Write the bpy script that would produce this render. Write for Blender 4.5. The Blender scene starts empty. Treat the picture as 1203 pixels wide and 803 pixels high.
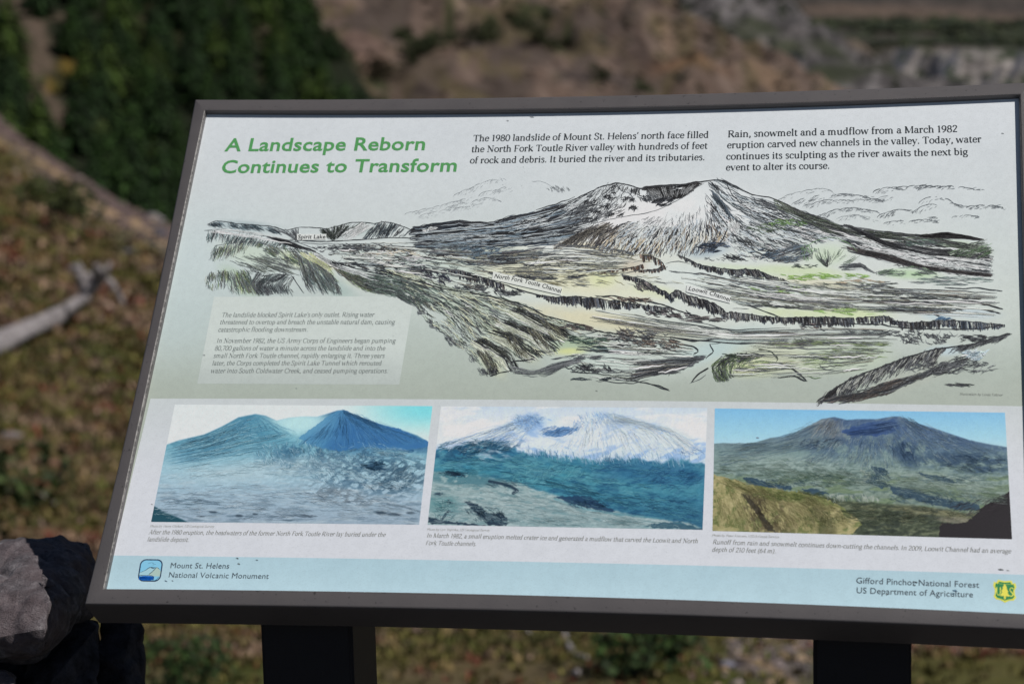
import bpy, bmesh, math, random
import numpy as np
from mathutils import Vector, Matrix, noise as mnoise
random.seed(7); rng = np.random.default_rng(11)
scene = bpy.context.scene
COL = scene.collection

# ------------------------------------------------------------ camera, sky, sun, exposure
F = 2334.3                       # focal length in photograph pixels (1203 wide)
CX, CY = 601.5, 401.5
TILT = math.radians(39.0)        # lean of the sign face
TLc = np.array([-0.35591786, -0.25971319, 2.32156232])   # print corner seen from the camera (x right, y down, z ahead)
Xc = np.array([0.98330799, 0.00285794, -0.18192646])
Yc = np.array([-0.09508171, 0.86056018, -0.50039549])
Nc = np.cross(Xc, Yc)
g = math.cos(TILT)*Yc + math.sin(TILT)*Nc; g /= np.linalg.norm(g)
Zw = -g
fw = np.array([0, 0, 1.0]); Yw = fw-(fw@Zw)*Zw; Yw /= np.linalg.norm(Yw)
Xw = np.cross(Yw, Zw)
R = np.array([Xw, Yw, Zw])
EYE = np.array([0, 0, 1.5])
cam_d = bpy.data.cameras.new('camera'); cam = bpy.data.objects.new('camera', cam_d); COL.objects.link(cam)
cam_d.sensor_width = 36; cam_d.lens = F*36/1203
cam_d.clip_start = 0.05; cam_d.clip_end = 60000
cx_, cy_, cz_ = R@np.array([1, 0, 0]), R@np.array([0, -1, 0]), R@np.array([0, 0, -1])
M = Matrix(((cx_[0], cy_[0], cz_[0], EYE[0]), (cx_[1], cy_[1], cz_[1], EYE[1]), (cx_[2], cy_[2], cz_[2], EYE[2]), (0, 0, 0, 1)))
cam.matrix_world = M
cam_d.dof.use_dof = True; cam_d.dof.focus_distance = 2.13; cam_d.dof.aperture_fstop = 6.0
scene.camera = cam

Xs, Us, Os = R@Xc, R@(-Yc), R@(-Nc)          # sign axes in the world: right, up the face, out of the face
sun_dir = 0.56*Xs+0.53*Us+0.63*Os; sun_dir /= np.linalg.norm(sun_dir)
el = math.asin(sun_dir[2]); az = math.atan2(sun_dir[0], sun_dir[1])
world = bpy.data.worlds.new('World'); scene.world = world; world.use_nodes = True
nt = world.node_tree; bg = nt.nodes['Background']
sky = nt.nodes.new('ShaderNodeTexSky'); sky.sky_type = 'NISHITA'; sky.sun_disc = False
sky.sun_elevation = el; sky.sun_rotation = az; sky.altitude = 1200
nt.links.new(sky.outputs[0], bg.inputs[0]); bg.inputs[1].default_value = 0.05
sl = bpy.data.lights.new('sun', 'SUN'); sun = bpy.data.objects.new('sun', sl); COL.objects.link(sun)
sl.energy = 5.0; sl.angle = math.radians(0.5); sl.color = (1.0, 0.955, 0.90)
sun.rotation_euler = Vector(sun_dir).to_track_quat('Z', 'Y').to_euler()
scene.view_settings.view_transform = 'Standard'; scene.view_settings.look = 'None'
scene.view_settings.exposure = -0.42; scene.view_settings.gamma = 1

# ------------------------------------------------------------ helpers
def lin(c):
    c = np.asarray(c, float)/255.0
    return np.where(c <= .04045, c/12.92, ((c+.055)/1.055)**2.4)
def W(v): return np.asarray(v)@R.T+EYE                       # camera-frame vector -> world
def P(px, py, d):                                           # photograph point at a given distance ahead
    px = np.asarray(px, float); py = np.asarray(py, float); d = np.asarray(d, float)+0*px
    return W(np.stack([(px-CX)/F*d, (py-CY)/F*d, d], -1))
def pl(px, py, z=0.0):                                      # photograph point -> sign-face metres (u right, v up), at height z above the face
    px = np.asarray(px, float); py = np.asarray(py, float)
    o = TLc-Nc*z
    r = np.stack([(px-CX)/F, (py-CY)/F, np.ones_like(px)], -1)
    t = (o@Nc)/(r@Nc)
    q = r*t[..., None]-o
    return np.stack([q@Xc, -(q@Yc)], -1)
ORG = W(TLc)
def SW(u, v, z):                                            # sign-face metres -> world
    u = np.asarray(u, float)
    return ORG+np.multiply.outer(u, Xs)+np.multiply.outer(np.asarray(v, float)+0*u, Us)+np.multiply.outer(np.asarray(z, float)+0*u, Os)

def tag(o, label=None, cat=None, group=None, kind=None):
    if label: o['label'] = label
    if cat: o['category'] = cat
    if group: o['group'] = group
    if kind: o['kind'] = kind
    return o
def empty(name, loc, label, cat, group=None):
    o = bpy.data.objects.new(name, None); COL.objects.link(o); o.location = [float(a) for a in loc]; o.empty_display_size = .1
    return tag(o, label, cat, group)
def mesh(name, verts, faces, mat, parent=None, cols=None, smooth=False, base=None):
    me = bpy.data.meshes.new(name)
    V = np.asarray(verts, float)
    off = np.array(parent.location if parent and parent.type == 'EMPTY' else (0, 0, 0)) if base is None else np.asarray(base)
    p = parent
    if base is None and parent is not None and parent.type != 'EMPTY': off = np.array(parent['_o'])
    V = V-off
    if isinstance(faces, np.ndarray):
        n, k = faces.shape
        me.vertices.add(len(V)); me.vertices.foreach_set('co', V.astype(np.float32).ravel())
        me.loops.add(n*k); me.loops.foreach_set('vertex_index', faces.astype(np.int32).ravel())
        me.polygons.add(n); me.polygons.foreach_set('loop_start', np.arange(0, n*k, k, dtype=np.int32))
        me.polygons.foreach_set('loop_total', np.full(n, k, dtype=np.int32))
        me.update(calc_edges=True)
    else:
        me.from_pydata([tuple(a) for a in V], [], faces)
    me.validate()
    if cols is not None:
        a = me.color_attributes.new('Col', 'FLOAT_COLOR', 'POINT')
        c = np.ones((len(V), 4), np.float32); c[:, :3] = cols
        a.data.foreach_set('color', c.ravel())
    me.polygons.foreach_set('use_smooth', [smooth]*len(me.polygons))
    if mat: me.materials.append(mat)
    o = bpy.data.objects.new(name, me); COL.objects.link(o)
    if parent is not None: o.parent = parent
    elif base is not None: o.location = [float(a) for a in base]
    o['_o'] = [float(a) for a in off]
    return o
def gridfaces(ny, nx):
    i = np.arange(ny*nx).reshape(ny, nx)
    return np.stack([i[:-1, :-1], i[:-1, 1:], i[1:, 1:], i[1:, :-1]], -1).reshape(-1, 4)

class N:
    def __init__(s, name, rough=.7, spec=.5):
        s.m = bpy.data.materials.new(name); s.m.use_nodes = True; s.t = s.m.node_tree
        s.b = s.t.nodes['Principled BSDF']; s.b.inputs['Roughness'].default_value = rough
        s.b.inputs['Specular IOR Level'].default_value = spec
    def n(s, t, **k):
        x = s.t.nodes.new(t)
        for a, v in k.items(): setattr(x, a, v)
        return x
    def l(s, a, b): s.t.links.new(a, b)
    def coord(s, scale=(1, 1, 1)):
        tc = s.n('ShaderNodeTexCoord'); mp = s.n('ShaderNodeMapping'); mp.inputs['Scale'].default_value = scale
        s.l(tc.outputs['Object'], mp.inputs[0]); return mp.outputs[0]
    def noise(s, scale, detail=4, vec=None, rough=.55, dist=0):
        x = s.n('ShaderNodeTexNoise'); x.inputs['Scale'].default_value = scale; x.inputs['Detail'].default_value = detail
        x.inputs['Roughness'].default_value = rough; x.inputs['Distortion'].default_value = dist
        s.l(vec if vec is not None else s.coord(), x.inputs['Vector']); return x.outputs['Fac']
    def ramp(s, fac, stops):
        x = s.n('ShaderNodeValToRGB'); e = x.color_ramp.elements
        while len(e) < len(stops): e.new(.5)
        for i, (p, c) in enumerate(stops):
            e[i].position = p; e[i].color = (*[float(q) for q in c], 1)
        s.l(fac, x.inputs[0]); return x.outputs[0]
    def mix(s, a, b, fac, mode='MIX'):
        x = s.n('ShaderNodeMix', data_type='RGBA', blend_type=mode)
        for v, i in ((a, 6), (b, 7)):
            if hasattr(v, 'links'): s.l(v, x.inputs[i])
            else: x.inputs[i].default_value = (*[float(q) for q in v], 1)
        if hasattr(fac, 'links'): s.l(fac, x.inputs[0])
        else: x.inputs[0].default_value = fac
        return x.outputs[2]
    def attr(s): 
        x = s.n('ShaderNodeAttribute'); x.attribute_name = 'Col'; return x.outputs['Color']
    def bump(s, h, st, dist=.01):
        x = s.n('ShaderNodeBump'); x.inputs['Strength'].default_value = st; x.inputs['Distance'].default_value = dist
        s.l(h, x.inputs['Height']); s.l(x.outputs[0], s.b.inputs['Normal'])
    def col(s, c):
        if hasattr(c, 'links'): s.l(c, s.b.inputs['Base Color'])
        else: s.b.inputs['Base Color'].default_value = (*[float(q) for q in c], 1)
        return s.m

def relief(X, Y, sx, sy, o=5, seed=0, k=1.0):
    wx = fbm(X/sx/2+seed, Y/sy/2, 3)*sx*1.6; wy = fbm(X/sx/2+9, Y/sy/2+seed, 3)*sy*1.6
    h = lambda a, b: ridged((a+wx)/sx+seed, (b+wy)/sy+seed*1.7, o)+.5*fbm((a+wx)/sx*1.9+seed, (b+wy)/sy*1.9, 4)
    return np.clip((h(X+1.0, Y+.6)-h(X-1.0, Y-.6))*k*3.0, -1, 1)
# ---- numpy value noise
_T = rng.random((256, 256))
def vn(x, y):
    xi = np.floor(x).astype(int); yi = np.floor(y).astype(int); fx = x-xi; fy = y-yi
    fx = fx*fx*(3-2*fx); fy = fy*fy*(3-2*fy)
    a = _T[yi & 255, xi & 255]; b = _T[yi & 255, (xi+1) & 255]; c = _T[(yi+1) & 255, xi & 255]; d = _T[(yi+1) & 255, (xi+1) & 255]
    return (a*(1-fx)+b*fx)*(1-fy)+(c*(1-fx)+d*fx)*fy
def _rot(x, y): return .8*x-.6*y+13.7, .6*x+.8*y+5.3
def fbm(x, y, o=5, g_=.5):
    s = 0; a = 1; t = 0; f = 1.0
    for k in range(o):
        x, y = _rot(x, y); s = s+a*vn(x*f, y*f); t += a; a *= g_; f *= 1.97
    return s/t
def ridged(x, y, o=4):
    s = 0; a = 1; t = 0; f = 1.0
    for k in range(o):
        x, y = _rot(x, y); s = s+a*(1-np.abs(2*vn(x*f, y*f)-1)); t += a; a *= .55; f *= 1.93
    return s/t
def sst(a, b, x):
    t = np.clip((x-a)/(b-a), 0, 1); return t*t*(3-2*t)
def mixc(c, new, a): return c*(1-a[..., None])+np.asarray(new)*a[..., None]
def inpoly(X, Y, poly):
    r = np.zeros(X.shape, bool); n = len(poly)
    for i in range(n):
        x1, y1 = poly[i]; x2, y2 = poly[(i+1) % n]
        if y1 == y2: continue
        c = ((y1 > Y) != (y2 > Y)) & (X < (x2-x1)*(Y-y1)/(y2-y1)+x1)
        r ^= c
    return r
def below(X, Y, line, soft=1.0):                            # 1 under a polyline y(x)
    p = np.array(line, float); yy = np.interp(X, p[:, 0], p[:, 1]); return sst(-soft, soft, Y-yy)
def blob(X, Y, cx, cy, rx, ry, ang=0, e=.6):
    a = math.radians(ang); dx = X-cx; dy = Y-cy
    u = (dx*math.cos(a)+dy*math.sin(a))/rx; v = (-dx*math.sin(a)+dy*math.cos(a))/ry
    return 1-sst(e, 1.0, np.sqrt(u*u+v*v)*.75)
# ============================================================ THE SIGN
H = .0065                                    # how far the rails stand proud of the print
K = 1.33                                     # print albedo = seen colour (linear) x K
TINT = np.array([1.04, 1.04, .99])
def ink(c): return np.clip(lin(c)*K*TINT, 0, .92)
pc = SW(.457, -.30, 0)
sign = empty('interpretive_sign', (pc[0], pc[1]+.10, 0), 'framed interpretive panel about a volcanic landscape on two dark metal posts', 'sign')

mf = N('brown grey powder coated frame', .42, .5)
v = mf.coord()
sp = mf.noise(900, 2, v); bigp = mf.noise(30, 3, v)
base = mf.mix(lin((98, 94, 94)), lin((84, 81, 82)), bigp)
base = mf.mix(base, lin((58, 55, 55)), mf.ramp(mf.noise(260, 3, v), [(.66, (0, 0, 0)), (.72, (1, 1, 1))]))
mf.bump(sp, .35, .0006); M_frame = mf.col(base)
mp_ = N('black brown powder coated steel', .55, .35); M_post = mp_.col(mp_.mix(lin((36, 36, 42)), lin((30, 30, 36)), mp_.noise(40)))
mp_.bump(mp_.noise(700, 2), .3, .0005)
mw = N('painted sun glint on the rail edge', .5, .4); wv = mw.coord()  # lighter colour paints the sun's glint on the left inner bevel
M_glint = mw.col(mw.mix(lin((70, 68, 68)), lin((128, 125, 123)), mw.ramp(mw.noise(240, 4, wv), [(.42, (0, 0, 0)), (.6, (1, 1, 1))])))

mpn = N('printed laminate', .5, .35)
sp = mpn.noise(700, 3); sp2 = mpn.noise(140, 3)
mc = mpn.mix(mpn.attr(), (.90, .90, .90), mpn.ramp(sp, [(.25, (1, 1, 1)), (.5, (0, 0, 0))]), 'MULTIPLY')
mc = mpn.mix(mc, (.965, .965, .965), mpn.ramp(sp2, [(.4, (1, 1, 1)), (.6, (0, 0, 0))]), 'MULTIPLY')
mpn.bump(sp, .12, .0004); M_print = mpn.col(mc)

# outlines traced along the rails (their slight bow is the sheet's)
def resamp(p, n):
    p = np.array(p, float); d = np.r_[0, np.cumsum(np.hypot(*np.diff(p, axis=0).T))]
    t = np.linspace(0, d[-1], n); return np.stack([np.interp(t, d, p[:, 0]), np.interp(t, d, p[:, 1])], -1)
def smoothpoly(p, n=25):                                    # quadratic fit through a traced edge, keeps ends
    p = np.array(p, float); a, b = p[0], p[-1]; ax = (b-a)/np.linalg.norm(b-a); nn = np.array([-ax[1], ax[0]])
    s = (p-a)@ax; h = (p-a)@nn; Lg = s[-1]
    k = (h@(s*(Lg-s)))/max(1e-9, ((s*(Lg-s))**2).sum())
    t = np.linspace(0, Lg, n); return a+np.outer(t, ax)+np.outer(k*t*(Lg-t), nn)
TLo, BLo, TRo, BRo = (229.3, 117.2), (99.3, 710.4), (1215.5, 97.0), (1237.5, 741.5)
TLi, BLi, TRi, BRi = (240, 129.3), (120.6, 692), (1199, 110.3), (1216.5, 722)
out_top = smoothpoly([TLo, (400, 116.6), (800, 111.0), (1100, 100.8), TRo])
out_bot = smoothpoly([BLo, (300, 712.6), (700, 720.0), (1120, 737.4), BRo])
out_left = smoothpoly([TLo, (121.7, 620), BLo]); out_right = smoothpoly([TRo, (1228, 400), BRo])
in_top = smoothpoly([TLi, (540, 129), (800, 124.5), (1100, 113.6), TRi])
in_bot = smoothpoly([BLi, (300, 694), (700, 701.6), (1120, 718.5), BRi])
in_left = smoothpoly([TLi, (185, 390), BLi]); in_right = smoothpoly([TRi, (1207, 400), BRi])
TH = .041
def rail(op, ip, name, glint=False):
    O = pl(op[:, 0], op[:, 1], H-.0015); I = pl(ip[:, 0], ip[:, 1], H)
    O2 = pl(op[:, 0], op[:, 1], H-.0015)
    D = I-O; D /= np.linalg.norm(D, axis=1)[:, None]
    e = .0004
    prof = [(O2, 0, -TH), (O2, 0, H-.0032), (O, .0006, H-.0013), (O, .0016, H-.0003), (O, .003, H), (I, -.0002, H)]
    inn = [(I, 0, H), (I, .0012, H-.0006), (I, .0019, H-.0020)]
    inn2 = [(I, .0019, H-.0020), (I, .0021, -.0012), (I, .0021, -.006), (I, -.012, -TH)]
    def sweep(pr, nm, mat, parent, close=False):
        rows = []
        for (Q, d, z) in pr:
            q = Q+D*d; rows.append(SW(q[:, 0], q[:, 1], z))
        if close: rows.append(rows[0])
        Vt = np.stack(rows, 1)                    # n x k x 3
        return mesh(nm, Vt.reshape(-1, 3), gridfaces(Vt.shape[0], Vt.shape[1]), mat, parent, smooth=False)
    full = sweep(prof, name, M_frame, sign)
    full.data.polygons.foreach_set('use_smooth', [True]*len(full.data.polygons))
    full.data.set_sharp_from_angle(angle=math.radians(50))
    sweep(inn, 'bevel_edge', M_glint if glint else M_frame, full)
    sweep(inn2, 'inner_lip', M_frame, full)
    return full
rail(out_top, in_top, 'frame_rail')['label'] = 'top rail of the frame'
rail(out_left, in_left, 'frame_rail', True)['label'] = 'left rail of the frame with a painted sun glint on its inner edge'
rail(out_right, in_right, 'frame_rail')['label'] = 'right rail of the frame'
rail(out_bot, in_bot, 'frame_rail')['label'] = 'bottom rail of the frame'
# backing pan closing the box
bo = np.vstack([out_left[::6], out_bot[1::6], out_right[::-6], out_top[::-6]])
q = pl(np.array([TLo[0], BLo[0], BRo[0], TRo[0]]), np.array([TLo[1], BLo[1], BRo[1], TRo[1]]), 0)
cen = q.mean(0); qb = cen+(q-cen)*.97
vb = np.vstack([SW(qb[:, 0], qb[:, 1], -TH+.001), SW(qb[:, 0], qb[:, 1], -.004)])
mesh('backing_pan', vb, [(0, 1, 2, 3), (7, 6, 5, 4), (0, 4, 5, 1), (1, 5, 6, 2), (2, 6, 7, 3), (3, 7, 4, 0)], M_post, sign)

# posts
F_h = np.cross(Zw_ := np.array([0, 0, 1.0]), Xs); F_h /= np.linalg.norm(F_h)      # horizontal, away from the viewer
qb0 = pl(np.array([126.]), np.array([692.]), 0)[0]
B0 = SW(qb0[0], -.615, -TH)                                                      # lower back edge of the frame
def post_at(pxl, pxr, back=.028, deep=.098):
    o = B0+F_h*back
    res = []
    for px in (pxl, pxr):                       # intersect the view ray at row 735 with the post's front plane
        r = W(np.array([(px-CX)/F, (735-CY)/F, 1.0]))-EYE
        t = ((o-EYE)@F_h)/(r@F_h); res.append((EYE+r*t-o)@Xs)
    vv = []; rows = []
    for s_, dd in ((res[0], 0), (res[1], 0), (res[1], deep), (res[0], deep)):
        p = o+Xs*s_+F_h*dd
        top = p+Zw_*(((SW(0, 0, -TH-.0005)-p)@Os)/(Zw_@Os))
        bot = p.copy(); bot[2] = -.35
        rows.append((p, top, bot))
    c = 0.004; vs = []
    A = [rows[i][1] for i in range(4)]; Bm = [rows[i][2] for i in range(4)]
    bm = bmesh.new(); tv = [bm.verts.new(a) for a in A]; bv = [bm.verts.new(b) for b in Bm]
    bm.faces.new(tv[::-1]); bm.faces.new(bv)
    for i in range(4): bm.faces.new((bv[i], bv[(i+1) % 4], tv[(i+1) % 4], tv[i]))
    ve = [e for e in bm.edges if abs(e.verts[0].co.z-e.verts[1].co.z) > .3]
    bmesh.ops.bevel(bm, geom=ve, offset=c, segments=3, affect='EDGES')
    bmesh.ops.recalc_face_normals(bm, faces=bm.faces)
    V_ = [tuple(v_.co) for v_ in bm.verts]; Fc = [tuple(v_.index for v_ in f.verts) for f in bm.faces]; bm.free()
    post = mesh('post', V_, Fc, M_post, sign)
    # mounting plate between post and pan
    mid = (rows[0][1]+rows[1][1]+rows[2][1]+rows[3][1])/4
    a, b = Xs*.07, Us*.09
    z0, z1 = mid+Os*.0002, mid-Os*.004
    pv = [z0-a-b, z0+a-b, z0+a+b, z0-a+b, z1-a-b, z1+a-b, z1+a+b, z1-a+b]
    mesh('mounting_plate', pv, [(0, 1, 2, 3), (7, 6, 5, 4), (0, 4, 5, 1), (1, 5, 6, 2), (2, 6, 7, 3), (3, 7, 4, 0)], M_post, post)
    return post
post_at(305.3, 413)['label'] = 'left post under the panel'
post_at(955, 1071)['label'] = 'right post under the panel'

# ---- the printed sheet

# columns follow the sheet: slant left border
def bilin(s, t):                                            # s,t in 0..1 -> photo px inside the (slightly enlarged) print
    top = np.stack([np.interp(s, [0, 1], [239, 1202]), np.interp(s, np.linspace(0, 1, 25), in_top[:, 1])-4], -1)
    bot = np.stack([np.interp(s, [0, 1], [119, 1219]), np.interp(s, np.linspace(0, 1, 25), in_bot[:, 1])+5], -1)
    return top*(1-t[..., None])+bot*t[..., None]
S_, T_ = np.meshgrid(np.linspace(0, 1, 520), np.linspace(0, 1, 330))
q = bilin(S_, T_); X, Y = q[..., 0], q[..., 1]
C = np.zeros(X.shape+(3,))
cy = np.array([110, 160, 230, 300, 370, 440, 470])
cc = np.array([(200, 205, 214), (195, 201, 209), (193, 200, 206), (188, 197, 200), (176, 187, 186), (163, 173, 168), (160, 169, 163)], float)
for k in range(3): C[..., k] = np.interp(Y, cy, cc[:, k])
C = mixc(C, (184, 200, 207), .5*sst(420, 190, X)*sst(200, 300, Y)*sst(460, 380, Y))
fx = (fbm(X/35, Y/35, 3)-.5)[..., None]; C = C+fx*5
WASH = [  # x, y, rx, ry, angle, colour, strength  (the drawing's watercolour tints)
 (700,330,300,60,3,(205,212,208),.75),(960,350,280,60,3,(203,209,207),.8),(1060,300,150,45,5,(200,206,207),.5),(650,320,110,26,4,(208,206,178),.75),
 (720,345,70,12,4,(212,210,180),.45),(710,378,120,14,9,(208,200,168),.7),(590,300,70,14,0,(190,196,178),.5),(770,342,30,9,10,(202,210,164),.45),
 (708,328,20,10,0,(204,212,156),.5),(690,275,90,30,-20,(215,218,222),.8),(800,250,120,40,0,(216,219,224),.8),(760,420,110,28,0,(196,206,204),.6),
 (850,405,60,16,-20,(176,200,206),.6),(880,430,40,14,0,(196,204,150),.6),(920,420,60,22,5,(200,204,178),.6),(990,420,60,20,0,(190,204,180),.6),
 (970,300,32,16,-5,(188,206,178),.55),(940,318,60,7,4,(188,205,160),.6),(960,332,60,6,6,(204,200,174),.7),(1070,322,36,7,3,(168,196,160),.8),
 (1000,368,50,8,3,(194,208,160),.7),(930,368,50,7,3,(194,208,160),.6),(1130,290,36,8,10,(160,184,150),.6),(700,292,40,7,8,(214,200,160),.7),
 (812,278,22,9,0,(200,190,170),.5),(746,312,20,12,0,(178,160,140),.6),(300,300,50,16,12,(186,200,186),.7),(345,305,22,8,30,(196,204,160),.5),
 (375,312,22,8,35,(188,198,146),.6),(430,337,30,5,15,(182,192,158),.4),(280,330,30,12,40,(165,185,165),.7),(390,335,36,12,30,(150,172,170),.6),
 (450,300,60,12,5,(176,188,184),.6),(520,315,60,14,5,(184,198,194),.7),(560,370,80,18,30,(176,188,170),.6),(600,400,40,12,38,(196,200,172),.7),
 (575,425,26,10,45,(194,198,170),.7),(640,405,26,9,35,(190,196,170),.6),(520,345,80,10,15,(150,168,160),.5),(680,405,40,10,0,(160,180,150),.7),
 (670,413,20,5,0,(204,208,140),.8),(620,270,70,10,-8,(130,146,160),.6),(540,283,60,9,0,(130,144,150),.5),(830,295,30,9,-10,(140,158,176),.6),
 (1140,368,36,7,3,(176,192,206),.7),(1100,370,20,7,3,(170,192,206),.6),(1110,412,24,7,0,(178,198,212),.7),(700,425,60,14,0,(186,200,198),.6),
 (290,266,40,7,5,(140,158,166),.6),(430,270,30,8,-5,(170,186,186),.6),(880,318,60,6,8,(190,206,170),.5),(800,325,60,12,14,(206,214,214),.7),
 (740,300,90,8,4,(208,210,202),.5),(868,330,90,14,8,(198,208,210),.6),(1075,440,60,16,-18,(170,172,165),.4)]
for (a, b, rx, ry, an, c, st) in WASH:
    C = mixc(C, c, st*blob(X, Y, a, b, rx, ry, an, .2)*(.65+.7*fbm(X/14, Y/9, 3)).clip(0, 1))
uv = pl(X, Y, 0)
panel = mesh('printed_panel', SW(uv[..., 0], uv[..., 1], 0).reshape(-1, 3), gridfaces(*X.shape)[:, ::-1], M_print, sign, ink(C).reshape(-1, 3))
ZL = .00005
def sheet(name, quad, z, colf, nx=2, ny=2, mat=None, curve=None, label=None):
    """flat printed piece: quad TL,TR,BR,BL in photograph points"""
    s, t = np.meshgrid(np.linspace(0, 1, nx), np.linspace(0, 1, ny)); A = np.array(quad, float)
    q = (A[0]*(1-s[..., None])+A[1]*s[..., None])*(1-t[..., None])+(A[3]*(1-s[..., None])+A[2]*s[..., None])*t[..., None]
    if curve: q[..., 1] += (curve[0]*(1-t)+curve[1]*t)*4*s*(1-s)
    uv = pl(q[..., 0], q[..., 1], 0)
    Cc = colf(q[..., 0], q[..., 1]) if callable(colf) else np.zeros(q.shape[:2]+(3,))+np.array(colf, float)
    o = mesh(name, SW(uv[..., 0], uv[..., 1], z).reshape(-1, 3), gridfaces(ny, nx)[:, ::-1], mat or M_print, panel, ink(Cc).reshape(-1, 3))
    if label: o['label'] = label
    return o
def low(X, Y):
    c = np.zeros(X.shape+(3,)); 
    for k, (a, b) in enumerate([(186, 197), (193, 201), (199, 212)]): c[..., k] = np.interp(Y, [468, 560], [a, b])
    return c+(fbm(X/30, Y/30, 3)-.5)[..., None]*5
sheet('caption_field', [(176.8, 468), (1203, 477), (1214, 675), (133, 652)], ZL, low, 160, 40, curve=(-2.5, -3.0))
def foot(X, Y):
    c = np.zeros(X.shape+(3,))+np.array([163., 191, 206]); return mixc(c, (174, 201, 215), .8*sst(652, 700, Y-.02*(X-130)))+(fbm(X/25, Y/25, 3)-.5)[..., None]*6
sheet('footer_band', [(133, 652), (1214, 675), (1219.5, 729), (122, 699)], ZL, foot, 160, 10, curve=(-3.0, -4))
sheet('text_box', [(251.5, 348.6), (486.3, 347.8), (469, 451.5), (231.8, 450.4)], ZL, lambda X, Y: np.zeros(X.shape+(3,))+np.array([190., 199, 199])+(-18*sst(400, 455, Y))[..., None]+(fbm(X/20, Y/20)-.5)[..., None]*4, 60, 30)
# ---- ink strokes (thin printed ribbons lying on the sheet)
class Ink:
    def __init__(s): s.V = []; s.F = []; s.C = []; s.n = 0; s.z = ZL*2; s.lay = 0; s.wf = .68; s.clip = None
    def ribbons(s, Pn, Wd, col):
        """Pn n x k x 2 photo px, Wd n x k widths px, col n x 3 (seen colour)"""
        if len(Pn) == 0: return
        if s.clip is not None:
            ok = np.zeros(len(Pn), bool)
            for pg in s.clip: ok |= inpoly(Pn[..., 0], Pn[..., 1], pg).all(1)
            Pn, Wd, col = Pn[ok], Wd[ok], col[ok]
            if len(Pn):                                       # inks settle into the tone they are printed over
                col = np.array(col, float); mx, my = Pn[:, Pn.shape[1]//2, 0], Pn[:, Pn.shape[1]//2, 1]
                for pg, fn in zip(s.clip, s.base):
                    kk = inpoly(mx, my, pg)
                    if kk.any(): col[kk] = .5*col[kk]+.5*fn(mx[kk], my[kk])
            if len(Pn) == 0: return
        n, k, _ = Pn.shape
        d = np.gradient(Pn, axis=1); L = np.hypot(d[..., 0], d[..., 1])+1e-6
        nn = np.stack([-d[..., 1]/L, d[..., 0]/L], -1)*Wd[..., None]*.5*s.wf
        q = np.stack([Pn+nn, Pn-nn], 2)                       # n k 2 2
        uv = pl(q[..., 0], q[..., 1], 0)
        zz = s.z+s.lay*1.2e-6; s.lay += 1 if n > 3 else .08
        s.V.append(SW(uv[..., 0], uv[..., 1], zz).reshape(-1, 3))
        i = (np.arange(n*k*2).reshape(n, k, 2))+s.n
        f = np.stack([i[:, :-1, 0], i[:, :-1, 1], i[:, 1:, 1], i[:, 1:, 0]], -1).reshape(-1, 4)
        s.F.append(f); s.n += n*k*2
        s.C.append(np.repeat(ink(col)[:, None, :], k*2, 1).reshape(-1, 3))
    def build(s, name, label):
        o = mesh(name, np.vstack(s.V), np.vstack(s.F), M_ink, panel, np.vstack(s.C)); o['label'] = label; return o
mi = N('printing ink', .5, .3); M_ink = mi.col(mi.attr())
I = Ink()
K1, K2, K3, PAP = (44, 46, 51), (78, 82, 88), (116, 120, 126), (205, 210, 214)
def rs(p, m=20):
    p = np.array(p, float)
    if len(p) > 2:                                            # smooth through the points
        t = np.r_[0, np.cumsum(np.hypot(*np.diff(p, axis=0).T)+1e-6)]; t /= t[-1]
        q = np.linspace(0, 1, m); return np.stack([np.interp(q, t, p[:, 0]), np.interp(q, t, p[:, 1])], -1)
    q = np.linspace(0, 1, m)[:, None]; return p[0]*(1-q)+p[-1]*q
GREY = 78
def colmix(c, n, var=10):
    c = np.array(c, float)
    if c.ndim == 2: c = c[rng.integers(0, len(c), n)]
    else: c = np.tile(c, (n, 1))
    if GREY: c = c+(rng.random((n, 1))**3.4)*GREY*(c.mean(1, keepdims=True) < 120)
    return np.clip(c+rng.normal(0, var, (n, 1)), 8, 235)
MUL = 2.0
def sheaf(G, n, L=(.2, .5), w=(.5, 1.1), c=K1, j=.7, t=(0, 1), s=(0, 1), var=10, wav=0, k=7, cl=9.0, clump=True):
    n = int(n*MUL); G = np.stack([rs(a, 24) for a in G]); m = len(G)
    sv = rng.uniform(s[0], s[1], n)*(m-1); si = np.minimum(sv.astype(int), m-2); sf = (sv-si)[:, None]
    ln = rng.uniform(L[0], L[1], n); t0 = rng.uniform(t[0]-ln*.3, t[1]-ln*.7)
    tt = np.clip(t0[:, None]+ln[:, None]*np.linspace(0, 1, k), 0, 1)*23
    ti = np.minimum(tt.astype(int), 22); tf = (tt-ti)[..., None]
    a = G[si[:, None], ti]*(1-tf)+G[si[:, None], ti+1]*tf
    b = G[si[:, None]+1, ti]*(1-tf)+G[si[:, None]+1, ti+1]*tf
    q = a*(1-sf[..., None])+b*sf[..., None]
    q = q+rng.normal(0, j, (n, 1, 2))+rng.normal(0, j*.35, (n, k, 2))
    if wav: 
        ph = rng.uniform(0, 6.28, (n, 1)); q[..., 0] += wav*np.sin(tt*.9+ph)
    x_, y_ = q[:, k//2, 0], q[:, k//2, 1]; keep = rng.random(n) < np.clip((fbm(x_/cl+3, y_/cl*1.7+9, 3)-.31)*3.6+(0 if clump else 9), 0, 1); q = q[keep]; n = len(q)
    wd = rng.uniform(w[0], w[1], (n, 1))*np.sin(np.linspace(.35, 2.9, k))[None, :]
    I.ribbons(q, wd, colmix(c, n, var))
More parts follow.
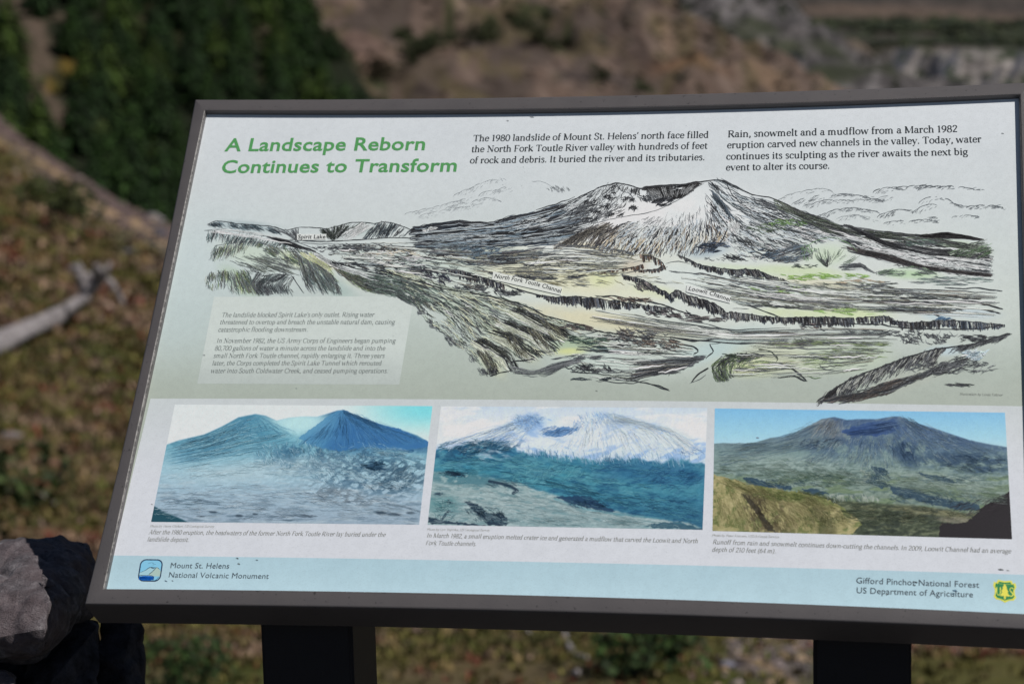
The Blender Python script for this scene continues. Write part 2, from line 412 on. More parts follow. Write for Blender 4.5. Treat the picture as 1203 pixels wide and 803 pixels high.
def line(p, w=1.0, c=K1, j=.5, rep=1, m=None):
    p = np.array(p, float); Lg = np.hypot(*np.diff(p, axis=0).T).sum(); m = m or max(6, int(Lg/3))
    for r in range(rep):
        q = rs(p, m)+rng.normal(0, j, (m, 2)); q[1:-1] = (q[:-2]+2*q[1:-1]+q[2:])/4
        wd = w*(.6+.8*vn(np.arange(m)*.45+rng.uniform(0, 99), np.zeros(m)+r*3.3)); wd[[0, -1]] *= .3
        I.ribbons(q[None], wd[None], np.array([c], float))
def scat(cx, cy, rx, ry, n, L=(3, 8), w=(.5, 1.2), ang=(0, 15), c=K1, arc=0, var=12, poly=None):
    n = int(n*1.2*MUL); r = rng.random(n)**.6; a = rng.uniform(0, 6.283, n); x = cx+rx*r*np.cos(a); y = cy+ry*r*np.sin(a)
    if poly is not None:
        kk = inpoly(x, y, poly); x, y = x[kk], y[kk]; n = len(x)
    kk = rng.random(n) < np.clip((fbm(x/8+31, y/4+7, 3)-.35)*4, 0, 1); x, y = x[kk], y[kk]; n = len(x)
    th = np.radians(rng.normal(ang[0], ang[1], n)); ln = rng.uniform(L[0], L[1], n)
    t = np.linspace(-.5, .5, 6); q = np.stack([x[:, None]+np.cos(th)[:, None]*ln[:, None]*t, y[:, None]+np.sin(th)[:, None]*ln[:, None]*t], -1)
    q[..., 1] += arc*ln[:, None]*(4*t*t-.5)*rng.uniform(.3, 1, (n, 1)); q += rng.normal(0, .25, q.shape)
    I.ribbons(q, rng.uniform(w[0], w[1], (n, 1))*np.sin(np.linspace(.35, 2.8, 6)), colmix(c, n, var))
def cliff(top, h, n, c=(K1, (52, 48, 50), (60, 66, 78)), lean=.15, light=.16, w=(1.2, 2.8)):
    """a dark scarp: short down-strokes hanging from a traced edge"""
    T = rs(top, 60)+np.stack([np.zeros(60), (vn(np.arange(60)*.5+top[0][0], np.zeros(60))-.5)*2.6], -1); hh = np.interp(np.linspace(0, 1, 60), np.linspace(0, 1, len(h)), h)*(.7+.5*vn(np.arange(60)*.35+top[0][1], np.ones(60)))
    def go(n, c, w, f0=0, f1=1):
        u = rng.uniform(0, 58.9, n); i = u.astype(int); f = (u-i)[:, None]; p0 = T[i]*(1-f)+T[i+1]*f; ht = hh[i]*rng.uniform(.7, 1.08, n)
        t = np.linspace(f0, f1, 5); lt = lean+rng.normal(0, .13, (n, 1)); q = np.stack([p0[:, 0:1]+lt*ht[:, None]*t, p0[:, 1:2]+ht[:, None]*t], -1)+rng.normal(0, .3, (n, 5, 2))
        I.ribbons(q, rng.uniform(w[0], w[1], (n, 1))*np.array([.8, 1, 1, .9, .5]), colmix(c, n, 8))
    go(int(n*1.15), np.array(c, float), w); go(int(n*light*.6), np.array([(150, 152, 150), (120, 122, 128)], float), (.5, 1.0), .1, .8); line(top, 1.2, K1, .4)

# sky sketching ------------------------------------------------
def cloud(cx, cy, rx, ry, n, c=(128, 134, 141), w=(.35, .75), ang=-12):
    scat(cx, cy, rx, ry, n, (3, 9), w, (ang, 16), c, arc=.12, var=12)
def puffs(pts, r_=(5, 9), c=(118, 124, 131), w=.7, hatch=6):
    w = w*1.3; hatch = int(hatch*1.4)
    P_ = rs(pts, 60); Lg = np.hypot(*np.diff(P_, axis=0).T).sum(); s_ = 0
    while s_ < Lg:
        rr_x = random.uniform(*r_); i = int(s_/Lg*58); x, y = P_[i]; x2 = P_[min(59, i+int(rr_x*1.6/Lg*60)+1)]; a0 = math.atan2(x2[1]-y, x2[0]-x)
        t = np.linspace(math.pi*1.0, math.pi*random.uniform(1.6, 2.0), 9); L_ = rr_x*random.uniform(.9, 1.2); ux, uy = np.cos(t)*L_+L_*.6, np.sin(t)*rr_x*.34
        q = np.stack([x+ux*math.cos(a0)-uy*math.sin(a0), y+ux*math.sin(a0)+uy*math.cos(a0)], -1)
        if random.random() < .85: line([tuple(v_) for v_ in q], w*random.uniform(.6, 1.2), tuple(np.array(c)+random.uniform(-14, 14)), .15, 1, 9)
        for _ in range(random.randint(0, hatch)):
            h = random.uniform(2, 6); xx_, yy_ = x+random.uniform(0, rr_x*1.5), y+random.uniform(-1.5, 2.5); ag = a0+random.uniform(-.5, -.1); line([(xx_, yy_), (xx_+h*.5*math.cos(ag), yy_+h*.5*math.sin(ag)-.3), (xx_+h*math.cos(ag), yy_+h*math.sin(ag))], w*random.uniform(.4, .8), tuple(np.array(c)+random.uniform(0, 30)), .1, 1, 4)
        s_ += rr_x*random.uniform(1.0, 1.7)
LC = (124, 130, 137)
puffs([(478,252),(500,248),(522,242),(545,236),(570,228),(594,222)], c=LC, w=.55, hatch=8); puffs([(488,257),(515,250),(540,246),(560,243)], c=LC, w=.5, hatch=5); puffs([(535,230),(550,224),(565,217),(582,210),(588,216)], (4, 7), LC, .55, 7); puffs([(525,246),(550,239),(575,233),(588,239)], c=LC, w=.5, hatch=7)
scat(656, 222, 13, 3, 30, (3, 6), (.5, .9), (55, 12), (122,128,134)); line([(624,213.5),(634,213),(642,215),(648,218)], .5, LC)
CC = (92, 98, 105)
puffs([(915,236),(935,228),(950,226),(962,222),(975,226)], c=(112,118,124), w=.6, hatch=4); puffs([(932,240),(950,234),(970,230),(990,230),(1010,232),(1032,237)], c=CC, w=.85, hatch=12); puffs([(945,243),(965,238),(985,236),(1005,238),(1025,236),(1042,233)], c=CC, w=.6, hatch=10)
puffs([(1028,226),(1045,221),(1062,223),(1080,219),(1098,221),(1118,220)], c=(82,88,95), w=.9, hatch=12); puffs([(1128,221),(1140,223),(1152,225)], (4, 6), CC, .8, 4); puffs([(960,256),(980,248),(1000,246),(1015,248),(1030,251)], c=CC, w=.7, hatch=10); puffs([(985,258),(1000,254),(1015,256),(1024,262)], c=(126,132,138), w=.5, hatch=14)
puffs([(1033,255),(1045,250),(1060,247),(1070,251)], c=(82,88,95), w=.8, hatch=12); puffs([(1074,250),(1085,243),(1095,241),(1108,243)], (5, 8), CC, .8, 8); puffs([(1082,238),(1090,233),(1102,232),(1114,236),(1118,240)], (5, 8), (96,102,110), .85, 5); puffs([(1118,240),(1130,244),(1145,244),(1160,242),(1180,246)], (5, 8), CC, .9, 12); puffs([(1070,261),(1085,259),(1098,261)], (4, 6), CC, .8, 8); puffs([(1120,256),(1135,254),(1150,256)], (4, 7), CC, .7, 5); puffs([(1040,263),(1055,261)], (4, 6), CC, .6, 6); puffs([(1088,257),(1100,256)], (4, 6), CC, .8, 6)

# far left ranges ----------------------------------------------
RL = [(244,264),(252,259.5),(263,260),(276,262.7),(296,264),(317,265.5),(337,271),(350,267),(369,267),(384,269),(399,265),(414,261),(432,261.6),(440,263),(450,260.5),(462,261.6),(473,266),(482,269.5)]
line(RL, .8, K1, .3, 2)
sheaf([[(244,264),(250,265)],[(260,260),(268,268)],[(280,263),(292,269)],[(300,264),(315,271)],[(318,266),(332,275)]], 150, (.4,1), (.5,1.2), ((45,52,60),(80,98,108)), .9)
sheaf([[(322,268),(340,276)],[(337,271),(352,283)],[(350,268),(348,284)]], 60, (.4,1), (.4,.9), K2, .8)
sheaf([[(369,268),(384,282)],[(384,269),(392,282)],[(399,265),(393,280)],[(414,261),(398,278)],[(432,262),(408,276)]], 190, (.3,.9), (.5,1.4), (K1,(50,58,52)), 1)
sheaf([[(440,264),(425,281)],[(452,261),(440,280)],[(462,262),(452,279)],[(474,266),(462,278)],[(483,270),(476,277)]], 170, (.3,.9), (.5,1.5), (K1,(60,72,82)), .8)
sheaf([[(425,262),(395,281)],[(440,265),(412,281)]], 40, (.4,1), (.6,1.6), PAP, .8)
line([(340,281),(372,284),(400,283),(430,281),(460,279),(500,280)], .9, K1, .3, 2); line([(352,285.5),(400,287),(450,286),(520,284)], .8, K2, .4)
# second ridge
line([(240,271),(262,268.5),(290,273),(320,279),(350,284.5),(374,294)], .9, K2, .3)
sheaf([[(242,272),(240,283)],[(262,270),(256,287)],[(290,275),(282,288)],[(318,280),(310,290)],[(345,286),(340,294)]], 260, (.35,.9), (.4,1.1), (K1,(70,92,96),K2), 1.0)
sheaf([[(312,277),(345,290)],[(330,281),(372,296)]], 70, (.3,.7), (.4,1.3), K1, .8)
sheaf([[(244,268),(300,272),(340,280)],[(250,274),(300,279),(345,287)]], 18, (.2,.5), (1,2.2), PAP, 1)
# front left hills
C1 = [(252,289),(268,286),(285,284.5),(305,285),(330,292),(355,293),(372,299),(392,312),(410,323),(440,330),(470,334)]
line(C1[:6], .8, K2, .4)
GH = (K1,(82,102,100),(112,128,88),(86,92,96),(100,98,90),K3)
sheaf([[(252,290),(246,306)],[(270,288),(262,306)],[(290,287),(285,300)]], 120, (.3,.8), (.4,1.0), GH, 1.3)
sheaf([[(300,287),(318,300)],[(325,291),(352,312)],[(352,294),(385,322)],[(372,300),(400,335)]], 300, (.15,.45), (.4,1.1), GH, 1.5)
sheaf([[(262,306),(296,320)],[(290,302),(345,322)],[(310,300),(360,318)]], 110, (.2,.5), (.4,.9), (K2,(90,96,90)), 1.3)
sheaf([[(245,322),(242,338)],[(262,318),(262,342)],[(280,318),(292,345)],[(290,318),(306,346)]], 230, (.25,.6), (.4,1.2), GH, 1.6)
sheaf([[(302,320),(294,334),(303,346)],[(320,322),(306,334),(312,346)],[(338,322),(318,334),(325,345)],[(345,325),(340,338),(345,346)]], 330, (.2,.55), (.4,1.0), (K1,K2,(86,98,102)), 1.2)
line([(300,322),(312,324),(326,322),(343,323)], 1.0, K1); line([(343,323),(350,335),(357,345)], 1.0, K1, .5, 1)
sheaf([[(348,300),(355,325),(365,344)],[(362,305),(375,328),(385,345)],[(385,318),(398,335),(402,346)]], 330, (.15,.5), (.4,1.0), (K1,(76,94,98),(82,90,82),K3), 1.6)
sheaf([[(385,308),(420,336),(440,345)],[(400,318),(440,338),(470,346)],[(415,322),(460,332),(492,340)]], 330, (.12,.4), (.4,1.1), GH, 1.4)
sheaf([[(352,296),(385,318)],[(366,298),(392,316)]], 40, (.3,.8), (.8,1.8), ((196,204,160),(206,210,196)), 1)
# white bench below the lake and its ink edge
line([(340,285),(365,293),(385,305),(405,315),(425,321),(450,325),(475,328)], 1.5, K1, .4, 2)
sheaf([[(365,296),(395,311),(440,326)],[(372,300),(400,316),(445,330)]], 26, (.3,.6), (2,3.5), PAP, .8)

# hummocky debris -----------------------------------------------
scat(440, 300, 62, 13, 190, (3, 10), (.5, 1.6), (8, 18), (K1,K2,(70,64,60)), arc=-.25)
scat(405, 292, 40, 5, 70, (3, 9), (.5, 1.4), (6, 12), (K1,K2), arc=-.2)
scat(500, 306, 50, 13, 110, (4, 12), (.5, 1.3), (8, 14), (K1,K2,(92,104,104)), arc=-.2)
scat(455, 302, 40, 8, 50, (5, 12), (1.2, 2.6), (8, 12), PAP, arc=-.2)
scat(470, 298, 30, 5, 24, (4, 9), (1, 2), (8, 12), (196,190,176), arc=-.2)
scat(425, 311, 40, 6, 70, (4, 10), (.7, 1.8), (14, 10), K1, arc=-.15)
scat(495, 322, 30, 6, 40, (4, 9), (.6, 1.5), (12, 20), K1, arc=-.3)
line([(395,309),(430,318),(470,326),(510,331)], 1.2, K1, .7, 2)

# dark flank of the volcano --------------------------------------
SIL = [(483,269.5),(511,264),(527,263),(537,259.4),(548,263),(561,261.8),(580,263.6),(588,259.5),(604,254),(626,251),(647,244.3),(664,239),(686,229),(706,219.5),(724,215.2)]
FL = [SIL, [(483,274),(540,270),(590,265),(640,254),(690,240),(735,228)], [(482,279),(540,276),(600,272),(650,264),(700,252),(735,244)], [(484,285),(540,283),(610,281),(670,274),(720,262)],
      [(490,291),(550,290),(610,288),(670,282),(725,272)]]
sheaf(FL, 420, (.1,.35), (1.2,3.0), ((34,37,44),(46,52,62),(58,68,82)), 1.4, t=(0,.78), s=(.02,1))
sheaf(FL, 420, (.08,.25), (.7,1.8), (K1,(30,32,36)), 1.3, t=(0,.85), s=(0,.9))
sheaf(FL, 170, (.06,.2), (.6,1.5), ((126,144,160),(150,160,170),(180,188,194)), 1.3, t=(0,.8), s=(.1,1))
sheaf([[(500,294),(560,296),(620,292),(660,286)],[(520,302),(580,304),(630,298)],[(560,312),(610,308),(640,300)]], 170, (.12,.4), (.5,1.6), (K1,(70,66,70),(100,112,122)), 1.6)
scat(520, 290, 45, 8, 110, (5, 14), (.5, 1.4), (-4, 6), (K1,K2,(110,124,130)))
scat(562, 296, 26, 7, 80, (5, 12), (.7, 1.7), (-18, 10), ((52,60,70),(90,110,126)))
line(SIL, 1.2, K1, .35, 2)

scat(507, 270, 10, 3, 20, (3,7), (1,2), (-5,8), PAP)
# upper west slope: snow with scratches
sheaf([[(700,222),(680,240),(650,256)],[(712,218),(695,240),(665,262)],[(724,216),(708,238),(672,268)],[(738,218),(722,240),(690,264)],[(750,224),(735,244),(700,262)]], 190, (.06,.25), (.4,1.2), (K1,K2,K3), 1.6)
sheaf([[(690,228),(640,254),(600,262)],[(690,236),(650,262),(610,272)]], 60, (.1,.3), (.6,1.8), (K1,(200,206,212)), 1.5)
for a in [(697,237,10,3),(716,232,9,3),(712,243,10,2.5),(700,250,12,2.5),(728,226,8,2.5),(738,234,9,3),(722,252,12,2),(745,244,8,2),(690,258,12,2)]:
    scat(*a, 13, (3, 8), (.7, 1.9), (-28, 28), K1, arc=.2)
line([(706,219),(699,232),(690,244),(676,257)], .8, K2, 1); line([(724,216),(730,224),(741,229),(748,236)], .9, K2, .8)
sheaf([[(724,216),(712,222)],[(740,218),(738,226)],[(752,222),(752,229)]], 50, (.3,.8), (.5,1.2), K1, 1)
# summit rim, crater wall
RIM = [(706,219.5),(713,217.6),(725,215),(739,217),(752,222),(760,220.5),(771,218.5),(791,217),(808,216.4),(825,213.5),(840,211),(853,212.7),(864,219),(884,229),(905,232),(918,237.5),(938,247),(962,258),(990,265.6),(1021,270),(1049,273),(1082,277)]
sheaf([[(754,221.5),(790,218),(827,213.5)],[(762,226),(792,223),(820,218)],[(775,230),(795,228),(812,224)],[(782,234),(800,231),(806,229)]], 420, (.12,.4), (.9,2.3), (K1,(32,32,36),(56,54,56)), .8)
sheaf([[(758,223),(770,232)],[(775,221),(780,233)],[(800,219),(796,230)],[(818,217),(806,228)]], 90, (.3,.9), (.4,.9), ((110,112,116),(150,153,158)), .8)
scat(779, 237, 12, 4.5, 110, (4, 9), (.8, 2), (-18, 14), (K1,(44,46,54)))
scat(762, 232, 12, 5, 40, (3, 7), (.5, 1.2), (35, 20), (K2,K1))
line([(700,262),(722,256),(745,253),(765,249),(781,243),(797,235),(810,227),(820,219),(828,215)], .8, K2, .5)
line(RIM, 1.5, K1, .35, 2)
# white cone apron with draped gullies
FAN = [[(768,251),(740,259),(712,274),(698,292)],[(776,249),(748,262),(724,278),(712,297)],[(784,247),(762,264),(742,282),(732,299)],[(793,243),(776,266),(762,284),(752,300)],
       [(803,238),(794,264),(782,284),(774,301)],[(813,232),(812,262),(806,284),(798,301)],[(820,228),(828,256),(828,280),(820,299)],[(826,224),(840,250),(848,272),(838,292)],[(832,222),(852,244),(862,262),(856,280)]]
sheaf(FAN, 560, (.08,.28), (.5,1.5), (K1,K1,(60,66,78),(96,84,74)), 1.4, t=(.48,1), wav=1.3)
sheaf(FAN, 150, (.06,.2), (.3,.8), (K2,K3), 1.4, t=(.2,.6), wav=.6)
sheaf(FAN, 170, (.1,.3), (.7,1.8), ((205,211,216),(196,200,200),(180,192,204)), 1.4, t=(.4,1), wav=1.6)
sheaf(FAN, 40, (.1,.25), (.7,1.5), ((176,162,140),(184,172,150)), 1.2, t=(.7,.95), wav=1)
for G in FAN[::1]: line([(x+random.uniform(-2,2), y) for x, y in G[1:]], .9, K1, 1.2)
sheaf([[(696,272),(665,284),(650,292)],[(705,262),(680,276),(660,290)],[(720,262),(700,274),(690,290)],[(730,270),(712,284),(700,297)]], 260, (.15,.5), (.6,1.9), (K1,(54,50,52),(150,146,140)), 1.3)
sheaf([[(655,287),(700,288),(740,296)],[(650,296),(700,300),(750,302)]], 40, (.15,.4), (.4,1.0), K2, 1)
# east side of the mountain
EA = [[(845,212),(880,229),(918,240),(960,260),(1000,269),(1040,274)],[(836,214),(862,234),(900,250),(945,266),(990,277)],[(832,218),(850,240),(880,258),(920,274),(960,286)],
      [(828,224),(846,252),(868,270),(900,284),(930,296)],[(838,258),(852,272),(870,284),(890,296),(910,303)],[(846,284),(858,292),(872,300),(884,306)]]
sheaf(EA, 520, (.05,.2), (.4,1.3), (K1,K1,K2,(80,92,100)), 1.8, s=(0,.9))
sheaf(EA, 190, (.06,.2), (.7,2.2), ((206,211,216),(188,198,208)), 2, t=(.1,1), s=(.15,1))
sheaf(EA, 90, (.08,.2), (.8,1.8), ((48,54,60),(46,48,50)), 1.6, t=(.35,1), s=(.05,.95))
sheaf([[(830,222),(843,235),(850,246)],[(846,236),(858,250),(864,262)]], 70, (.25,.7), (.6,1.5), (K1,(70,84,98)), 1.2)
line([(853,213),(858,226),(868,236),(880,247),(888,258)], 1, K1, 1); line([(834,238),(846,254),(856,266),(850,280),(838,294)], 1.5, K1, .9, 2)
line([(856,268),(866,280),(880,291),(898,300),(912,305)], 1.1, K1, .9, 2)
scat(838, 290, 18, 6, 90, (4, 9), (.8, 2), (-8, 12), (K1,(56,70,90)))
scat(862, 268, 7, 8, 18, (4, 9), (2, 3.5), (70, 10), PAP)
scat(905, 298, 24, 6, 60, (5, 11), (.6, 1.6), (-14, 10), (K1,(72,92,112)))
scat(860, 303, 30, 4, 40, (4, 9), (.5, 1.2), (10, 15), K1, arc=-.2)
scat(905, 268, 26, 6, 50, (4, 10), (.5, 1.2), (14, 12), ((70,92,60),K1)); scat(925, 262, 22, 4, 30, (4, 9), (.6, 1.3), (12, 10), ((110,146,84),(70,90,62)))
# long right shoulder
RS = [[(905,233),(940,249),(990,266),(1049,274),(1105,281),(1160,291)],[(915,244),(960,266),(1010,280),(1070,288),(1165,302)],[(935,262),(980,278),(1040,296),(1100,303),(1165,312)],[(965,280),(1010,294),(1060,308),(1110,318),(1167,325)]]
sheaf(RS, 420, (.06,.22), (.6,1.8), (K1,K1,(74,80,74),(84,96,84)), 1.5, s=(0,.45))
sheaf(RS, 320, (.05,.2), (.5,1.6), (K1,K2), 1.5, t=(.25,1), s=(.35,1))
sheaf(RS, 120, (.08,.22), (1,2.4), PAP, 1.6, t=(.3,1), s=(.25,1))
sheaf([[(990,262),(1040,284),(1080,290),(1165,300)],[(1000,268),(1040,289),(1090,300),(1165,306)]], 50, (.2,.5), (1,2.2), K1, 1)
sheaf([[(990,290),(1040,298),(1080,312),(1165,322)],[(1000,294),(1050,308),(1090,318),(1165,324)]], 110, (.15,.4), (.8,2), (K1,(66,60,62)), 1)
sheaf([[(1080,277),(1110,273.5),(1128,276),(1155,281.5)],[(1085,278.5),(1110,279),(1130,280),(1156,282)]], 60, (.3,.7), (1.4,2.6), (34,33,36), .4)
sheaf([[(1158,282),(1130,290),(1112,296)],[(1164,288),(1140,296),(1125,302)],[(1166,296),(1150,303)]], 110, (.2,.6), (.5,1.2), (K1,(74,104,70),(96,108,96)), 1.2)
scat(1080, 285, 30, 4, 40, (5, 12), (.6, 1.4), (8, 5), ((70,92,84),K2))
scat(1120, 330, 46, 5, 40, (8, 20), (.4, .9), (3, 3), (K2,(110,130,128)))
# knolls
KN = [[(972,313),(958,304),(953,294)],[(972,313),(966,300),(964,289)],[(972,313),(975,300),(976,290)],[(973,313),(984,300),(990,291)],[(975,313),(995,302),(1005,294)],[(976,314),(1000,309),(1014,300)]]
sheaf(KN, 44, (.2,.5), (.4,.9), (K2,(84,100,84)), 1.0, t=(.1,.95)); sheaf(KN, 14, (.2,.5), (.4,.9), K1, .7, t=(0,.5), s=(0,.5)); sheaf([[(905,300),(925,290),(950,284)],[(910,306),(930,302),(952,294)],[(925,308),(940,306),(955,302)]], 120, (.2,.5), (.4,1.1), (K1,K2,(86,104,122)), 1)
scat(950, 297, 10, 10, 34, (3, 6), (.5, 1), (60, 25), ((96,132,90),K3)); line([(944,304),(948,290),(960,281),(978,278),(995,284),(1008,294)], .7, (110,150,100), .8)
sheaf([[(985,312),(1010,309),(1020,318)],[(990,317),(1015,316),(1030,321)]], 30, (.3,.7), (.5,1.1), K2, .9)
sheaf([[(1030,320),(1052,314),(1075,312),(1100,322)],[(1034,323),(1060,322),(1102,324)]], 110, (.08,.25), (.4,1.0), (K2,(92,116,92)), 1.1)
scat(945, 312, 16, 3, 26, (3, 8), (.6, 1.3), (4, 8), (56,64,60)); scat(1062, 311, 10, 2, 10, (3, 6), (.7, 1.4), (20, 20), K1)

# valley floor ---------------------------------------------------
for a in [(620,305,60,8,60,-3),(640,322,60,5,60,2),(700,318,40,7,50,0),(665,332,50,5,46,5),(720,303,60,5,50,4),(620,318,40,4,40,8),(760,330,40,6,18,10)]:
    scat(a[0], a[1], a[2], a[3], a[4], (6, 18), (.3, .9), (a[5], 8), ((120,118,104),K3,K2,(150,146,120)))
sheaf([[(572,319),(600,324),(640,325),(690,324)],[(576,323),(604,328),(640,328),(684,326)]], 120, (.05,.18), (.5,1.4), (K1,K2), .9)
scat(588, 307, 30, 3, 26, (4, 10), (.6, 1.4), (-4, 12), K1); scat(630, 311, 16, 2.5, 24, (4, 9), (.5, 1.1), (5, 15), K1)
line([(560,313),(575,320),(600,325)], 1, K1, .6)
cliff([(519,319),(527,316),(540,317),(556,322),(572,327),(585,332),(592,334)], [5,9,11,11,9,6], 110)
scat(522, 329, 8, 5, 34, (3, 7), (1, 2.2), (40, 25), (40,44,58)); scat(497, 320, 18, 5, 50, (4, 9), (.7, 1.9), (18, 18), (K1,(60,60,74)), arc=-.3)
scat(556, 337, 22, 4, 50, (4, 9), (.6, 1.6), (8, 20), (K1,K2), arc=-.3); scat(592, 343, 24, 4, 60, (4, 10), (.6, 1.7), (14, 15), (K1,K2), arc=-.25)
scat(582, 341, 5, 4, 26, (3, 6), (1, 2), (45, 20), K1)
line([(592,334),(610,340),(630,346),(650,349)], 1.3, K1, .5, 2)
cliff([(630,347),(651,349),(677,348.5),(700,350),(715,353),(729,358)], [3,8,12,13,12,7], 170)
cliff([(712,356),(722,352),(735,356),(752,358),(770,360),(790,362)], [6,9,7,6,7,4], 100, light=.3)
line([(700,349),(722,347),(745,352),(775,357),(800,366),(830,374)], 1.2, K1, .8, 2); scat(735, 353, 30, 4, 44, (4, 10), (.6, 1.6), (10, 14), (K1,(88,76,70)))
scat(790, 368, 30, 5, 90, (4, 11), (.6, 1.8), (14, 14), (K1,(84,76,80)), arc=-.2); scat(825, 375, 26, 3.5, 50, (5, 12), (.5, 1.4), (6, 8), (K1,(90,84,86)))
cliff([(731,323),(740,325),(754,328),(771,338),(786,345)], [4,7,7,6,8], 120); scat(758, 337, 12, 5, 34, (4, 8), (.5, 1.4), (30, 15), (K1,(90,84,86)))
cliff([(786,346),(795,340),(808,347),(830,353),(849,362),(853,369)], [8,13,12,14,14,8], 210, lean=.35, light=.35)
cliff([(853,367),(864,367),(880,369),(894,371.5),(912,372.7),(922,374)], [9,11,9,7,7,8], 120, light=.5)
cliff([(918,374),(937,372.5),(965,372.5),(1003,373.5)], [7,10,11,9], 190, light=.18); cliff([(1006,374),(1025,372),(1043,371.5),(1050,375)], [8,9,8,7], 90, light=.4)
cliff([(1046,376),(1069,379),(1090,378),(1106,376)], [6,9,9,8], 130); cliff([(1106,376),(1132,377),(1155,379),(1180,382)], [10,10,9,3], 130, c=((44,44,50),(58,70,86)), light=.4)
line([(1180,381.5),(1150,386),(1110,387),(1070,386),(1030,381),(990,380),(940,382)], 1, K1, .6, 2)
scat(960, 384, 20, 4, 34, (4, 9), (.6, 1.5), (10, 15), (K1,(80,62,60)), arc=-.2); scat(1035, 391, 50, 4, 60, (5, 12), (.5, 1.2), (4, 8), (K1,K2), arc=-.2)
scat(1090, 396, 34, 8, 90, (4, 10), (.6, 1.5), (20, 25), (K1,K2), arc=-.3); scat(1145, 397, 26, 4, 40, (5, 12), (.5, 1.3), (0, 10), K1)
cliff([(797,300),(810,305),(821,311),(834,313.5),(850,316),(866,317.5)], [2,5,6,7,7,8], 110, light=.3)
cliff([(862,318),(876,316),(890,317.5),(905,324),(926,331)], [7,10,10,7,3], 120, lean=.6, light=.4)
cliff([(706,320),(722,317),(740,315),(756,311)], [2,3,4,6], 30, c=((60,52,50),(90,70,60)))
cliff([(752,300),(766,301),(775,305),(781,311),(770,317),(745,318)], [7,8,8,5,3,2], 70, c=((70,60,56),(100,80,68),K1), light=.2)
line([(729,322),(748,318),(768,318),(785,314)], .8, K2); line([(781,310),(795,306),(812,310)], .8, K2)
for a in [(880,330,60,6,60,8),(870,345,60,7,26,6),(990,352,60,5,90,4),(960,340,60,7,60,8),(920,357,50,4,60,5),(1040,345,60,5,60,6),(1085,362,50,5,100,7),(1020,335,40,5,40,6),(965,360,40,3.5,50,4)]:
    scat(a[0], a[1], a[2], a[3], a[4], (6, 18), (.4, 1.2), (a[5], 8), (K2,K1,(96,104,84),K3), arc=-.05)
for a in [(925,340,50,5),(980,324,40,4),(1000,366,40,4),(940,325,36,4)]: scat(*a, 26, (6, 14), (.5, 1.4), (5, 6), ((136,172,96),(150,180,110)))
scat(1010, 330, 30, 4, 12, (6, 12), (.6, 1.4), (5, 6), (186,170,150))
line([(1090,345),(1120,347),(1135,350),(1153,351)], 1.6, K1, .5, 2); line([(1128,349),(1145,355),(1160,358),(1178,363)], 1.8, K1, .7, 3); line([(1130,361),(1150,362),(1176,368)], 1.2, K1, .6, 2)
line([(1110,338),(1135,339),(1145,337.5),(1160,340),(1178,342)], 1.2, (60,64,70), .4, 2); line([(1055,349),(1070,354),(1100,357),(1130,362)], 1.6, K1, .6, 2); line([(1048,362),(1075,367),(1105,370)], 1.8, K1, .8, 3)
scat(1103, 374, 14, 2, 12, (5, 10), (1, 2), (-10, 10), (90,120,150))
line([(728,322),(760,331),(800,333)], .5, K3); line([(788,319),(830,322),(880,334),(905,340),(950,341)], .9, K2, .8, 2); line([(806,332),(850,343),(900,345)], .6, K3)
line([(875,358),(887,361),(900,366),(915,372)], 1.0, K1, .6, 2); line([(860,362),(880,363)], .6, K2)
# lower river
line([(745,369),(775,377),(800,381),(830,386),(858,390)], .8, K2, .4); line([(808,377),(830,380),(862,389.5)], .9, K2, .3); line([(748,374),(770,380),(795,388),(815,392)], .6, K2, .4)
line([(786,395),(810,400),(830,400),(846,396.5),(864,392),(880,391),(916,390),(938,392)], 1.6, K1, .5, 2)
line([(793,403),(806,405),(817,407),(822,413),(815,416)], 1.5, K1, .5, 2); line([(834,404),(836,409),(840,413),(832,418),(829,421)], 1.3, K1, .4, 2); line([(834,404),(850,402),(880,403),(910,404)], .7, K2, .4)
sheaf([[(735,419),(760,420),(800,420),(830,418)],[(738,440),(745,440),(775,438),(806,436)]], 60, (.2,.5), (.5,1.5), (K1,K2), 1.2)
sheaf([[(829,419),(800,422),(770,424)],[(815,427),(785,432),(750,434)],[(790,436),(765,440),(738,447)]], 150, (.3,.8), (.5,1.7), (K1,K2,(84,88,96)), 1.2)
line([(736,446),(750,448),(762,450),(775,453),(786,458)], 1, K1, .6, 2); line([(766,452),(775,455),(787,459)], 1.2, K1); line([(786,441),(788,437)], 1, K1)
scat(745, 395, 46, 9, 150, (4, 12), (.5, 1.4), (10, 16), (K1,(84,76,72),K2), arc=-.3); scat(775, 405, 26, 8, 60, (4, 10), (.6, 1.6), (12, 14), (K1,(92,80,72)), arc=-.3)
scat(730, 405, 14, 3, 30, (4, 10), (.8, 2), (10, 18), K1, arc=-.3); scat(705, 410, 10, 3, 20, (4, 9), (.8, 1.8), (8, 12), (38,60,62))
line([(680,386),(720,391),(750,396),(780,398),(800,402)], 1.2, K1, .9, 2)
sheaf([[(848,420),(836,430),(840,445),(845,448)],[(870,415),(852,428),(855,442),(860,446)],[(895,418),(880,424),(868,432)]], 220, (.15,.45), (.5,1.3), (K1,(84,104,66),K2), 1.2)
line([(840,432),(852,422),(866,416),(885,415),(900,418)], 1.4, K1, .8, 2); scat(872, 418, 24, 2.5, 44, (5, 12), (.6, 1.6), (6, 8), (36,46,38))
line([(812,448),(818,441),(826,436),(832,432)], 2.0, K1, .7, 3); line([(810,450),(822,446),(830,440)], .8, K2)
